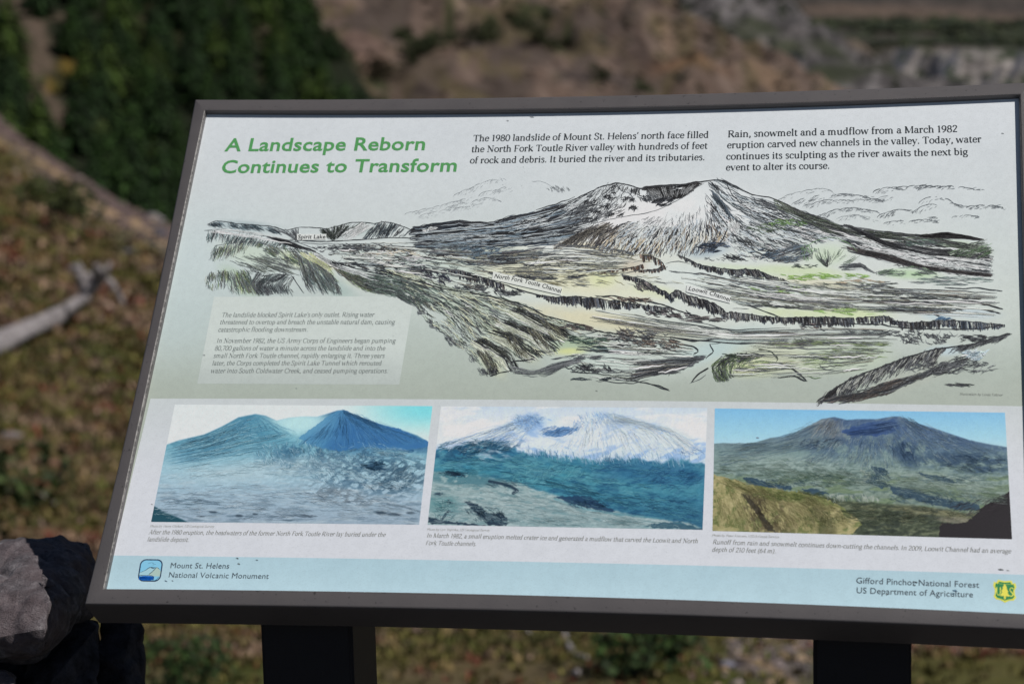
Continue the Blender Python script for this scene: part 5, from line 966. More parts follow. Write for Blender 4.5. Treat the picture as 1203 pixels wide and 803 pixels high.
def hull_rock(pts, label, amp=.012, cuts=5, seed=0, cat='stone', group=None, mat=None, name='wall_stone'):
    w = [P(a, b, d) for a, b, d in pts]
    bm = bmesh.new()
    for q in w: bm.verts.new(q)
    bmesh.ops.convex_hull(bm, input=bm.verts)
    bmesh.ops.delete(bm, geom=[v_ for v_ in bm.verts if not v_.link_faces], context='VERTS')
    size = max((v_.co-bm.verts[:][0].co).length for v_ in bm.verts)
    for k in range(cuts):
        lim = size/ (3*1.9**k)
        es = [e for e in bm.edges if e.calc_length() > lim]
        bmesh.ops.subdivide_edges(bm, edges=es, cuts=1, use_grid_fill=True); bmesh.ops.triangulate(bm, faces=bm.faces)
        if k < 2: bmesh.ops.smooth_vert(bm, verts=bm.verts, factor=.07, use_axis_x=True, use_axis_y=True, use_axis_z=True)
    bm.normal_update(); S = 1/size
    for v_ in bm.verts:
        p = v_.co*S*3+Vector((seed*3.7, seed, 0)); h = mnoise.fractal(p, .9, 2.1, 5)
        st = abs(mnoise.noise(p*2.2)); h2 = -max(0, .18-st)*2.2
        v_.co += v_.normal*(amp*(h*.9+h2)+amp*.25*mnoise.noise(p*9))
    V_ = [tuple(v_.co) for v_ in bm.verts]; bm.verts.index_update(); Fc = [tuple(v_.index for v_ in f.verts) for f in bm.faces]; bm.free()
    o = mesh(name, V_, Fc, mat or M_rock, None, base=np.mean(V_, 0), smooth=True); o.data.set_sharp_from_angle(angle=math.radians(32))
    return tag(o, label, cat, group)
WG = 'stones of the dry wall beside the sign'
hull_rock([(-95,655,2.36),(-90,765,2.13),(-100,700,2.2),(0,641,2.34),(28,638,2.33),(60,635,2.36),(84,632,2.38),(104,634,2.42),(110,648,2.38),(122,690,2.34),(0,702,2.15),(54,682,2.15),(59,706,2.115),(52,738,2.10),(42,762,2.115),(0,771,2.14),(30,766,2.13),(105,722,2.3),(60,775,2.34),
  (-90,640,2.75),(100,640,2.75),(110,720,2.7),(-90,760,2.7)], 'big angular grey stone at the left edge, half sunlit and half in the sign shadow', .012, 6, 1, group=WG)
hull_rock([(34,772,2.24),(60,742,2.26),(95,722,2.28),(117,730,2.27),(119,800,2.24),(118,900,2.22),(30,900,2.22),(26,800,2.22),(60,800,2.19),(60,900,2.5),(112,730,2.6),(112,900,2.6),(40,790,2.6)], 'dark shaded stone below the corner of the frame, between its neighbours', .01, 6, 2, group=WG, mat=M_rock_shade)
hull_rock([(113,716,2.34),(158,718,2.34),(170,738,2.34),(172,760,2.33),(174,900,2.3),(114,900,2.3),(114,760,2.31),(145,790,2.29),(150,720,2.7),(172,900,2.7),(114,900,2.7)], 'tall dark stone ending the wall beside the left post', .012, 6, 3, group=WG, mat=M_rock_shade)
hull_rock([(-70,790,2.14),(10,786,2.13),(20,792,2.12),(24,830,2.10),(18,900,2.1),(-70,900,2.1),(-70,800,2.5),(20,800,2.5),(20,900,2.5)], 'small sunlit grey stone in the bottom left corner under the big stone', .008, 6, 4, group=WG)

hull_rock([(-60,764,2.46),(20,766,2.46),(62,758,2.46),(66,830,2.42),(60,900,2.4),(-60,900,2.4),(-60,764,2.8),(62,758,2.8),(60,900,2.8)], 'dark stone deep in the gap under the big stone, behind the small sunlit one', .01, 5, 6, group=WG, mat=M_rock_shade)

# ============================================================ GROUND
KG = 1.08
def alb(c, k=None): return np.clip(lin(np.clip(c, 4, 250))*(k or KG), .004, .8)
def ground_mat(name, s1, s2, dark, light, amt=.55, bump=.6, bd=.05):
    m = N(name, .95, .15); v = m.coord(); a = m.noise(s1, 7, v, .65); b = m.noise(s2, 5, v, .6)
    c = m.mix(m.attr(), dark, m.ramp(a, [(.38, (amt, amt, amt)), (.52, (0, 0, 0))]), 'MULTIPLY'); c = m.mix(c, light, m.ramp(b, [(.55, (0, 0, 0)), (.72, (amt, amt, amt))]), 'MULTIPLY')
    m.bump(a, bump, bd); return m.col(c)
M_far = ground_mat('far ground', .06, .025, (.42, .42, .42), (1.5, 1.45, 1.4), .8, .8, 4)
M_scree = ground_mat('scree slope', .16, .07, (.42, .4, .39), (1.55, 1.48, 1.4), .85, .9, 1.6)
M_heath = ground_mat('heath ground', 6, 2.0, (.5, .48, .45), (1.35, 1.3, 1.25), .6, .8, .05)
M_wood = ground_mat('wood floor', .6, .2, (.5, .5, .5), (1.3, 1.3, 1.2), .6, .6, .6)
def loft(name, rows, nx, ny, amp, colf, mat, kind='structure', power=1.0, fs=.02, px=(-560, 1760), ridge=.5):
    xs = np.linspace(px[0], px[1], nx); k = len(rows)
    yy = np.array([np.interp(xs, *np.array([(a, b) for a, b, _ in r]).T) for r in rows]); dd = np.array([np.interp(xs, *np.array([(a, c) for a, _, c in r]).T) for r in rows])
    t = np.linspace(0, k-1, ny); i = np.minimum(t.astype(int), k-2); f = (t-i)[:, None]
    y = yy[i]*(1-f)+yy[i+1]*f; d = np.exp(np.log(dd[i])*(1-f)+np.log(dd[i+1])*f); x = np.tile(xs, (ny, 1))
    w = P(x, y, d); a = amp*d/ d.mean()
    nz = fbm(w[..., 0]*fs+50, w[..., 1]*fs+50, 6)-.5; rz = ridged(w[..., 0]*fs*1.7+20+nz, w[..., 1]*fs*.7, 4)-.5
    w[..., 2] += a*(nz*2*(1-ridge)+rz*1.6*ridge)
    C_ = colf(x, y, w); o = mesh(name, w.reshape(-1, 3), gridfaces(ny, nx), mat, None, alb(C_).reshape(-1, 3), smooth=True)
    tag(o, kind=kind); return o, w, x, y
def base_c(X, c): return np.zeros(X.shape+(3,))+np.array(c, float)
# near heath slope ------------------------------------------------
crest = [(-560,-80,105),(-200,60,92),(0,143,76),(60,190,72),(100,214,70),(150,246,66),(195,266,62),(300,330,56),(420,420,48),(600,540,38),(800,650,26),(960,735,19),(1000,726,19),(1080,700,21),(1203,680,24),(1760,640,32)]
cr = np.array(crest, float)
def row(f, g_):
    out = []
    for x in np.linspace(-900, 2100, 70):
        yc = np.interp(x, cr[:, 0], cr[:, 1]); dc = np.interp(x, cr[:, 0], cr[:, 2]); out.append((x, 775+(yc-775)*f, 9.5*(dc/9.5)**g_))
    return out
yb = [(-900,1150,3.35),(2100,1150,3.35)]
far_ = [(x, y+10, d*1.25) for x, y, d in crest]; far2 = [(x, y+90+(230 if x > 300 else 40), d*1.9) for x, y, d in crest]
def heath_c(X, Y, w):
    c = base_c(X, (92, 78, 58)); sc = lambda s, k: fbm(w[..., 0]*s+k, w[..., 1]*s+2*k, 4)
    n1 = sc(.9, 3); n2 = sc(1.1, 17); n3 = sc(1.6, 31); n4 = sc(.35, 47)
    c = mixc(c, (74, 72, 30), .85*sst(.46, .58, n1)); c = mixc(c, (92, 48, 36), .65*sst(.54, .64, n2)); c = mixc(c, (128, 108, 92), .7*sst(.55, .66, n3)); c = mixc(c, (56, 66, 30), .6*sst(.52, .62, n4))
    yl = np.interp(X, cr[:, 0], cr[:, 1]); dy = Y-yl
    gr = fbm(X/14, Y/8, 3)
    left = sst(330, 240, X)
    c = mixc(c, (92, 78, 77), left*.95*sst(46, 26, dy+gr*16)*sst(-60, 40, X+60))          # mauve scree along the crest
    c = mixc(c, (156, 132, 102), 1.0*seg(X, Y, [(-40,150),(20,178),(60,200),(95,228),(130,250),(165,270),(200,290)], 2.4, 3.5)*np.clip(.5+gr, 0, 1))
    c = mixc(c, (96, 88, 84), .75*sst(150, 190, X)*sst(330, 280, Y)*sst(300, 250, X)*sst(.4, .55, gr)); c = mixc(c, (76, 70, 40), .8*blob(X, Y, 0, 205, 60, 40, 25, .3))
    c = mixc(c, (74, 78, 34), .5*blob(X, Y, 40, 560, 150, 90, 0, .2)*sst(.4, .6, n1)); c = mixc(c, (100, 82, 68), .6*blob(X, Y, 570, 790, 160, 40, 0, .3)); c = mixc(c, (84, 80, 44), .7*blob(X, Y, 1140, 790, 110, 50, 0, .4))
    c = mixc(c, (70, 72, 28), .75*blob(X, Y, 800, 780, 80, 30, 20, .3)); c = mixc(c, (96, 88, 88), .9*blob(X, Y, 905, 762, 60, 40, 35, .5)); c = mixc(c, (140, 118, 92), .8*seg(X, Y, [(850,748),(880,768),(905,785),(935,812)], 7, 6)); c = mixc(c, (98, 86, 82), .7*seg(X, Y, [(820,745),(850,762),(880,790)], 10, 8))
    return c
slope, SWd, SX, SY = loft('slope', [yb, row(0, 0), row(.19, .19), row(.42, .42), row(.62, .62), row(.82, .82), crest, far_, far2], 760, 460, .22, heath_c, M_heath, fs=.9, ridge=.25, px=(-900, 2100))
# terrace under the viewer
xx, yy2 = np.meshgrid(np.linspace(-9, 9, 60), np.linspace(-6, 3.7, 50)); zz = (fbm(xx*3, yy2*3, 4)-.5)*.03-sst(3.1, 3.7, yy2)*.5
M_grav = ground_mat('gravel', 60, 12, (.5, .5, .5), (1.3, 1.3, 1.3), .6, .8, .01)
tag(mesh('path', np.stack([xx, yy2, zz], -1).reshape(-1, 3), gridfaces(50, 60), M_grav, None, np.tile(alb((66, 62, 59)), (3000, 1)), smooth=True), kind='structure')
# deep valley floor to the horizon
gx, gy = np.meshgrid(np.linspace(-30000, 30000, 160), np.linspace(-30000, 30000, 160)); gz = -330+(fbm(gx/2500, gy/2500, 5)-.5)*120
tag(mesh('ground', np.stack([gx, gy, gz], -1).reshape(-1, 3), gridfaces(160, 160), M_far, None, np.tile(alb((92, 88, 72)), (25600, 1)), smooth=True), kind='structure')
# forest hillside
def forest_c(X, Y, w):
    c = base_c(X, (26, 31, 18)); n = fbm(w[..., 0]*.06, w[..., 1]*.06, 4); c = mixc(c, (52, 48, 28), .5*sst(.5, .65, n))
    q = fbm(X/16, Y/16, 3)
    t = np.maximum.reduce([seg(X, Y, [(-30,-40),(5,20),(20,50),(38,90),(55,120),(70,138)], 16, 14), seg(X, Y, [(15,0),(32,20),(45,45),(55,75)], 10, 12), blob(X, Y, 8, 40, 16, 34, -10, .3), seg(X, Y, [(52,0),(60,25),(80,24)], 4, 8), blob(X, Y, 325, 35, 20, 20, 30, .3)])
    c = mixc(c, (88, 76, 66), np.clip(t*(.6+q*.8), 0, 1)); c = mixc(c, (104, 84, 34), .8*np.maximum.reduce([blob(X, Y, 78, 78, 10, 10), blob(X, Y, 98, 155, 14, 8), blob(X, Y, 60, 100, 8, 8)]))
    c = mixc(c, (86, 74, 66), sst(0, 60, X-np.interp(Y, [-60, 0, 70, 130, 300], [270, 345, 400, 450, 620]))); return c
fc = [(-560,-240,560),(-200,-210,540),(0,-170,520),(250,-70,470),(345,0,440),(400,70,400),(440,120,380),(620,260,330),(900,420,280),(1760,700,260)]
def mulr(base, f, dy=0): return [(a, 640+(b-640)*f+dy, 170*(d/170)**f) for a, b, d in base]
forest, FW, FX, FY = loft('hillside', [mulr(fc, 0), mulr(fc, .35), mulr(fc, .7), fc, [(a, b+15, d*1.15) for a, b, d in fc], [(a, b+260, d*1.6) for a, b, d in fc]], 260, 240, 5, forest_c, M_wood, fs=.03)
# brown eroded hillside behind
bc = [(-560,-420,1050),(100,-330,1000),(400,-200,930),(600,-110,860),(700,-50,800),(770,8,760),(800,33,740),(850,50,720),(900,72,690),(935,90,670),(962,108,650),(1100,190,620),(1300,300,600),(1760,500,560)]
def brown_c(X, Y, w):
    n = fbm((X+.8*Y)/30, (Y-.6*X)/60, 5); g1 = fbm((X-.9*Y)/11, (Y+.9*X)/70, 4)
    c = base_c(X, (90, 76, 68)); c = mixc(c, (112, 97, 88), .8*sst(.45, .62, g1)); c = mixc(c, (68, 60, 55), .75*sst(.48, .6, n)); c = mixc(c, (82, 74, 50), .6*sst(.52, .66, fbm(X/26+4, Y/14, 4)))
    for a in [(430,75,34,30,30,(100,82,74)),(555,50,16,10,10,(118,106,102)),(595,78,10,6,40,(124,106,92)),(705,22,16,8,45,(122,102,86)),(785,52,12,8,60,(112,94,80)),(800,95,60,9,5,(112,86,66)),(905,98,34,10,20,(118,98,80)),(745,68,40,24,40,(62,52,48)),(700,98,50,14,0,(72,64,62)),(480,100,40,14,0,(78,68,58))]: c = mixc(c, a[5], .8*blob(X, Y, *a[:5], .4)*(.5+n))
    c = mixc(c, (130, 116, 100), .6*seg(X, Y, [(515,-10),(528,8),(545,28)], 3, 5))
    for a in [(492,64,14,9),(510,72,14,10),(563,72,12,12),(543,66,7,7),(616,38,8,10),(640,58,12,8),(666,50,8,8),(578,37,9,7),(470,30,10,8),(508,30,12,8),(528,24,8,8),(620,20,14,8),(705,104,10,6),(760,106,14,5),(400,90,22,16),(440,105,20,8),(640,28,10,10),(655,66,10,8)]: c = mixc(c, (46, 52, 30), .8*blob(X, Y, *a, 20, .3))
    return c
_, BW, BX_, BY_ = loft('hillside', [mulr(bc, .15), mulr(bc, .5), mulr(bc, .8), bc, [(a, b+14, d*1.1) for a, b, d in bc], [(a, b+200, d*1.5) for a, b, d in bc]], 420, 260, 20, brown_c, M_scree, fs=.018, ridge=.6)
# grey mound with ravines
mc_ = [(600,90,1200),(690,40,1180),(735,2,1150),(775,-22,1120),(830,-30,1100),(880,-14,1080),(905,-2,1060),(935,22,1040),(960,44,1010),(990,58,980),(1040,76,960),(1100,102,940),(1200,150,900)]
def mound_c(X, Y, w):
    g1 = fbm((X+.3*Y)/8, (Y-.3*X)/24, 4); c = base_c(X, (88, 84, 84)); c = mixc(c, (112, 108, 108), .85*sst(.45, .62, g1)); c = mixc(c, (62, 60, 60), .7*sst(.5, .64, fbm(X/14, Y/10, 4)))
    for a in [(830,22,16,5,5),(845,40,36,5,15),(890,38,30,8,10),(800,10,16,4,-10),(880,50,22,7,20),(975,68,30,8,25),(925,60,24,10,10),(1010,92,60,9,0),(965,92,22,10,0)]: c = mixc(c, (52, 56, 42), .85*blob(X, Y, *a, .3))
    for a in [(945,14,10,14,-30),(972,28,12,7,30),(918,8,8,5,20),(935,68,8,5,0)]: c = mixc(c, (40, 44, 56), .75*blob(X, Y, *a, .4))  # dark blue blobs: shadow beside the mound painted into its colour
    c = mixc(c, (110, 96, 80), .7*blob(X, Y, 1020, 66, 30, 8, 20, .4)); c = mixc(c, (122, 114, 106), .7*blob(X, Y, 895, 55, 26, 7, 25, .4)*sst(.35, .6, g1)); return c
def mm(f): return [(a, 170+(b-170)*f, 760*(d/760)**f) for a, b, d in mc_]
_, MW, MX, MY = loft('hill', [mm(0), mm(.4), mm(.75), mc_, [(a, b+8, d*1.12) for a, b, d in mc_], [(a, b+110, d*1.5) for a, b, d in mc_]], 240, 160, 15, mound_c, M_far, fs=.012, px=(600, 1200), ridge=.8)
# far plain, pale bluffs and slopes
hx = lambda y, d: [(-560, y, d), (1760, y, d)]
blf = [(-560,62,1500),(900,70,1480),(1035,84,1420),(1050,74,1420),(1080,66,1430),(1105,68,1400),(1130,73,1420),(1160,70,1400),(1203,74,1430),(1400,70,1400),(1760,66,1400)]
def far_c(X, Y, w):
    n = fbm(X/40, Y/6, 5); c = base_c(X, (62, 58, 54)); c = mixc(c, (76, 68, 64), .7*sst(.48, .62, n)); c = mixc(c, (98, 84, 74), .9*blob(X, Y, 1080, 20, 190, 9, 3, .4)); c = mixc(c, (86, 76, 70), .6*blob(X, Y, 1120, 8, 60, 5, 0, .3))
    c = mixc(c, (50, 56, 40), .9*blob(X, Y, 1120, 47, 190, 21, 3, .55)*sst(.3, .5, fbm(X/22, Y/7, 4))); c = mixc(c, (76, 66, 54), .6*blob(X, Y, 1060, 60, 60, 6, 8, .3))
    gl = fbm(X/4.5, Y/40, 3); q = sst(1035, 1052, X)*sst(60, 68, Y+4*gl)*sst(112, 100, Y); c = mixc(c, (138, 132, 128), q*(.35+1.0*gl)); c = mixc(c, (60, 62, 70), .9*q*sst(.5, .6, fbm((X+.5*Y)/8+40, Y/40, 4))); c = mixc(c, (48, 56, 40), q*sst(.58, .66, fbm(X/12+4, Y/9, 3)))
    c = mixc(c, (40, 50, 32), sst(94, 100, Y)*sst(1090, 1060, X)); return c
_, QW, QX, QY = loft('plain', [hx(230, 620), hx(150, 900), hx(104, 1300), [(a, 101, d-40) for a, b, d in blf], [(a, b, d) for a, b, d in blf], hx(56, 1700), hx(36, 2200), hx(24, 2600), hx(8, 3200), hx(-60, 4300), hx(-220, 6500), hx(-150, 9500)], 520, 300, 12, far_c, M_far, fs=.012, px=(500, 1900), ridge=.6)
def far2_c(X, Y, w): return base_c(X, (66, 60, 56))+((fbm(X/40, Y/12, 4)-.5)*30)[..., None]
loft('mountains', [hx(300, 1500), hx(60, 2400), hx(-150, 4200), hx(-420, 7000), hx(-200, 10500)], 160, 80, 60, far2_c, M_far, fs=.003, px=(-2600, 700))

# ============================================================ TREES, SHRUBS, HEATH
mfo = N('conifer needles', .75, .25); M_needle = mfo.col(mfo.mix(mfo.attr(), (.6, .6, .6), mfo.ramp(mfo.noise(1.4, 3), [(.4, (1, 1, 1)), (.6, (0, 0, 0))]), 'MULTIPLY'))
mb = N('bark', .9, .2); M_bark = mb.col(mb.mix(lin((70, 58, 48)), lin((96, 84, 74)), mb.noise(3)))
def conifer(seed, hgt=10., rad=3.1, c=(36, 56, 26)):
    r = random.Random(seed); V = []; Fc = []; C_ = []; nl = 34
    for i in range(nl):
        f = i/(nl-1); z = hgt*(.06+.93*f); R0 = rad*((1-f)**.62*(.55+.45*min(1, f*4+.4))*(.8+.35*r.random()))+.12; nb = 15 if f < .6 else 9; ph = r.random()*6.28
        for b in range(nb):
            a = ph+b*6.283/nb+r.uniform(-.3, .3); L = R0*r.uniform(.65, 1.12); dr = -.22*L+r.uniform(-.1, .15); ca, sa = math.cos(a), math.sin(a); w = .17*L+.09; n0 = len(V)
            for s, wd, zz_ in ((.1, .25, 0), (.45, 1, .1*L), (.8, .75, dr*.5), (1.0, .08, dr)):
                for q in (-1, 1): V.append((ca*L*s-sa*w*wd*q*.6, sa*L*s+ca*w*wd*q*.6, z+zz_+r.uniform(-.08, .08)-abs(q)*.1*w))
            g_ = r.uniform(.7, 1.35); cc_ = alb(np.array(c)*g_, 1.25); C_ += [cc_]*8
            for s in range(3): Fc.append((n0+2*s, n0+2*s+1, n0+2*s+3, n0+2*s+2))
    me = bpy.data.meshes.new('crown'); me.from_pydata(V, [], Fc); a = me.color_attributes.new('Col', 'FLOAT_COLOR', 'POINT'); a.data.foreach_set('color', np.c_[np.array(C_), np.ones(len(V))].astype(np.float32).ravel()); me.materials.append(M_needle)
    t = bpy.data.meshes.new('trunk'); tv = []; tf = []
    for k in range(5):
        rr2 = .2*(1-k/4.3); 
        for q in range(6): tv.append((rr2*math.cos(q*1.047)+.04*math.sin(k), rr2*math.sin(q*1.047), -1+(hgt+.8)*k/4))
    for k in range(4):
        for q in range(6): tf.append((k*6+q, k*6+(q+1) % 6, k*6+6+(q+1) % 6, k*6+6+q))
    t.from_pydata(tv, [], tf); t.materials.append(M_bark); return me, t
def broadleaf(seed, hgt=5, rad=2.6, c=(62, 72, 30), n=420):
    r = random.Random(seed); V = []; Fc = []; C_ = []
    cl = [(r.uniform(-1, 1)*rad*.6, r.uniform(-1, 1)*rad*.6, hgt*r.uniform(.35, .8), rad*r.uniform(.35, .6)) for _ in range(9)]
    for k in range(n):
        x, y, z, q = cl[k % 9]; u = r.uniform(-1, 1); a = r.uniform(0, 6.28); s_ = math.sqrt(1-u*u); p = Vector((x+q*s_*math.cos(a), y+q*s_*math.sin(a), z+q*u*.8)); e1 = Vector((r.uniform(-1, 1), r.uniform(-1, 1), r.uniform(-1, 1))).normalized(); e2 = e1.orthogonal().normalized(); w = r.uniform(.09, .2)*rad*.6; n0 = len(V)
        for sx, sy in ((-1, 0), (0, -.6), (1, 0), (0, .6)): V.append(p+e1*sx*w+e2*sy*w)
        Fc.append((n0, n0+1, n0+2, n0+3)); C_ += [alb(np.array(c)*r.uniform(.65, 1.3), 1.25)]*4
    me = bpy.data.meshes.new('crown'); me.from_pydata([tuple(q) for q in V], [], Fc); a = me.color_attributes.new('Col', 'FLOAT_COLOR', 'POINT'); a.data.foreach_set('color', np.c_[np.array(C_), np.ones(len(V))].astype(np.float32).ravel()); me.materials.append(M_needle)
    t = bpy.data.meshes.new('trunk'); tv = []; tf = []
    ends = [(0, 0, hgt*.55)]+[(x, y, z) for x, y, z, _ in cl[:5]]
    for ei, e in enumerate(ends):
        n0 = len(tv); st = (0, 0, -.5) if ei == 0 else (0, 0, hgt*.25); r0 = .05*rad if ei == 0 else .025*rad
        for k, rr2 in ((0, r0), (1, r0*.4)):
            for q in range(5): tv.append((st[0]*(1-k)+e[0]*k+rr2*math.cos(q*1.257), st[1]*(1-k)+e[1]*k+rr2*math.sin(q*1.257), st[2]*(1-k)+e[2]*k))
        for q in range(5): tf.append((n0+q, n0+(q+1) % 5, n0+5+(q+1) % 5, n0+5+q))
    t.from_pydata(tv, [], tf); t.materials.append(M_bark); return me, t
def grow(name, pair, loc, sc, rz, label, cat, group=None):
    e = empty(name, loc, label, cat, group); e.rotation_euler = (0, 0, rz); e.scale = (sc[0], sc[0], sc[1])
    for nm, me in (('trunk', pair[1]), ('crown', pair[0])):
        o = bpy.data.objects.new(nm, me); COL.objects.link(o); o.parent = e
    return e
protos = [conifer(i, 9.5, 3.3+.4*(i % 3), [(36, 56, 21), (28, 46, 19), (50, 66, 23), (33, 52, 23)][i % 4]) for i in range(6)]
proto_d = broadleaf(8, 7.5, 4.4, (42, 50, 24), 600); proto_y = broadleaf(5, 5, 2.6, (74, 74, 32)); proto_g = broadleaf(6, 5, 2.8, (62, 78, 34))
def surf(Wg, Xg, Yg, x, y, jr=None):                        # nearest grid point of a slope to a photograph point (first sheet rows only)
    d = (Xg-x)**2+(Yg-y)**2; 
    if jr: d = d.copy(); d[jr:] = 1e9
    j = np.unravel_index(np.argmin(d), d.shape); return Wg[j]
lim = int(240*3/5)
cand = []; r = random.Random(3)
for _ in range(9000):
    i, j = r.randrange(20, lim), r.randrange(0, 260); x, y = FX[i, j], FY[i, j]
    if x > 560 or x < -200 or y < -120: continue
    rb = np.interp(y, [-200, -60, 0, 70, 130, 300], [165, 268, 334, 388, 412, 540])
    if x > rb+5: continue
    t = forest_t = max(blob(np.array([[x]]), np.array([[y]]), 8, 40, 18, 34, -10, .5)[0, 0], seg(np.array([[x]]), np.array([[y-8]]), [(-30,-40),(5,20),(20,50),(38,90),(55,120),(76,140)], 24, 8)[0, 0], seg(np.array([[x]]), np.array([[y-8]]), [(15,0),(34,20),(47,45),(60,75)], 16, 6)[0, 0])
    if t > .3 and r.random() < .94: continue
    if x > rb-50 and r.random() < .5: continue
    w = FW[i, j]
    if any((w[0]-c_[0])**2+(w[1]-c_[1])**2 < (6.7 if -60 < x < 460 else 12)**2 for c_ in cand): continue
    cand.append((w[0], w[1], w[2], x, y))
cand = sorted(cand, key=lambda c_: math.hypot(c_[0], c_[1]))[:292]
print('forest trees', len(cand))
for (a, b, z, x, y) in cand:
    s = r.uniform(.8, 1.4); k = r.randrange(6)
    grow('conifer_tree', protos[k], (a, b, z-.3), (s*1.05, s*r.uniform(.9, 1.15)), r.uniform(0, 6.28), 'dark green conifer in the dense wood on the hillside behind the sign', 'conifer', 'conifers of the wood on the hillside')
for (x, y, pr, s, lab) in [(80,86,proto_y,.38,'small yellowing bush on the bare strip left of the wood'),(50,100,proto_g,.5,'small green bush on the upper bare strip'),(66,104,proto_y,.5,'yellow green bush at the foot of the bare strip'),(122,178,proto_g,1.0,'bright green bush at the lower edge of the wood'),(112,158,proto_y,.7,'orange yellow bush at the lower edge of the wood')]:
    grow('bush', pr, surf(FW, FX, FY, x, y, lim)-np.array([0, 0, .3]), (s, s), 1.0, lab, 'bush')
for k_, (x, y, s) in enumerate([(492,66,1.15),(511,74,1.2),(564,74,1.3),(543,67,.8),(605,20,.8),(617,40,1.0),(638,60,1.0),(648,66,.7),(666,51,.8),(706,106,.9),(528,26,.8),(511,32,.7),(471,28,.8),(598,14,.6),(398,84,1.3),(408,98,1.2),(640,30,.6),(480,92,.6),(440,98,1.2),(760,106,.8)]):
    grow('bush', proto_d, surf(BW, BX_, BY_, x, y+5, 156)-np.array([0, 0, 1.]), (s, s*.95), k_*1.3, 'dark green bush dotted on the brown eroded hillside above the sign', 'bush', 'bushes on the brown hillside')
def bits(name, Wg, Xg, Yg, sel, n, s0, s1, pal, label, cat, mat, seed, hgt=1.0):
    rg = np.random.default_rng(seed); idx = np.argwhere(sel); k = idx[rg.integers(0, len(idx), n)]; ii, jj = k[:, 0], k[:, 1]; p = Wg[ii, jj]; q = Wg[np.minimum(ii+1, Wg.shape[0]-1), np.minimum(jj+1, Wg.shape[1]-1)]; p = p+(q-p)*rg.random((n, 1)); D = np.linalg.norm(p-EYE, axis=1); s = D*rg.uniform(s0, s1, n)
    bm = bmesh.new(); bmesh.ops.create_icosphere(bm, subdivisions=1, radius=1); bv = np.array([tuple(v_.co) for v_ in bm.verts]); bf = np.array([[v_.index for v_ in f.verts] for f in bm.faces]); bm.free(); m = len(bv)
    V = p[:, None, :]+bv[None]*s[:, None, None]*rg.uniform(.55, 1.25, (n, m, 1))*np.array([1, 1, .6*hgt])+np.array([0, 0, .2])*s[:, None, None]; Fx = (bf[None]+(np.arange(n)*m)[:, None, None]).reshape(-1, 3); pal = np.array(pal, float); c = pal[rg.integers(0, len(pal), n)]*rg.uniform(.75, 1.25, (n, 1))
    o = mesh(name, V.reshape(-1, 3), Fx, mat, None, alb(np.repeat(c, m, 0)), smooth=False); return tag(o, label, cat, kind='stuff')
bits('scrub', QW, QX, QY, (QX > 940) & (QX < 1230) & (((QY > 28) & (QY < 58) & (fbm(QX/30, QY/8, 3) > .46)) | ((QY > 99) & (QY < 106) & (QX < 1090))), 1500, .0012, .0035, [(44, 52, 32), (36, 44, 30), (56, 60, 38)], 'dark green scrub spread over the far plain at upper right', 'scrub', M_needle, 8, 1.3)
bits('scrub', MW, MX, MY, (MX > 740) & (MX < 1060) & (MY > -5) & (MY < 120) & (fbm(MX/22+2, MY/9, 3) > .58), 260, .001, .0028, [(46, 54, 36), (40, 46, 34), (60, 62, 42)], 'dark scrub in the ravines of the grey mound at upper right', 'scrub', M_needle, 9, 1.3)
bits('scrub', BW, BX_, BY_, (BX_ > 380) & (BX_ < 960) & (BY_ < 130) & (fbm(BX_/26+7, BY_/14, 4) > .57), 1300, .0008, .0026, [(70, 62, 46), (58, 52, 40), (52, 56, 34), (88, 74, 58)], 'dry low scrub over the brown eroded hillside', 'scrub', M_needle, 10, 1.2)
# shrubs on the near slope
LS = int(460*6/8)
pr1 = broadleaf(21, 1.6, 1.5, (52, 58, 26), 700); grow('shrub', pr1, surf(SWd, SX, SY, 73, 254, LS)-np.array([0, 0, .35]), (1.05, .85), .4, 'round dark green shrub below the pale track at upper left', 'shrub')
pr2 = broadleaf(22, 1.2, .9, (44, 62, 28), 700); grow('shrub', pr2, surf(SWd, SX, SY, 745, 790, LS)-np.array([0, 0, .1]), (.32, .36), .4, 'green leafy shrub below the middle of the sign', 'shrub')
grow('shrub', pr2, surf(SWd, SX, SY, 215, 815, LS)-np.array([0, 0, .05]), (.22, .22), 1.4, 'low green shrub between the stone wall and the left post', 'shrub')
pr3 = broadleaf(23, 1.6, 1.0, (50, 62, 30), 700); grow('shrub', pr3, surf(SWd, SX, SY, -30, 640, LS)-np.array([0, 0, .1]), (.62, .6), 2.4, 'dark green shrub at the left edge above the stone wall', 'shrub')
ml = N('heath leaves', .8, .2); M_leaf = ml.col(ml.attr())
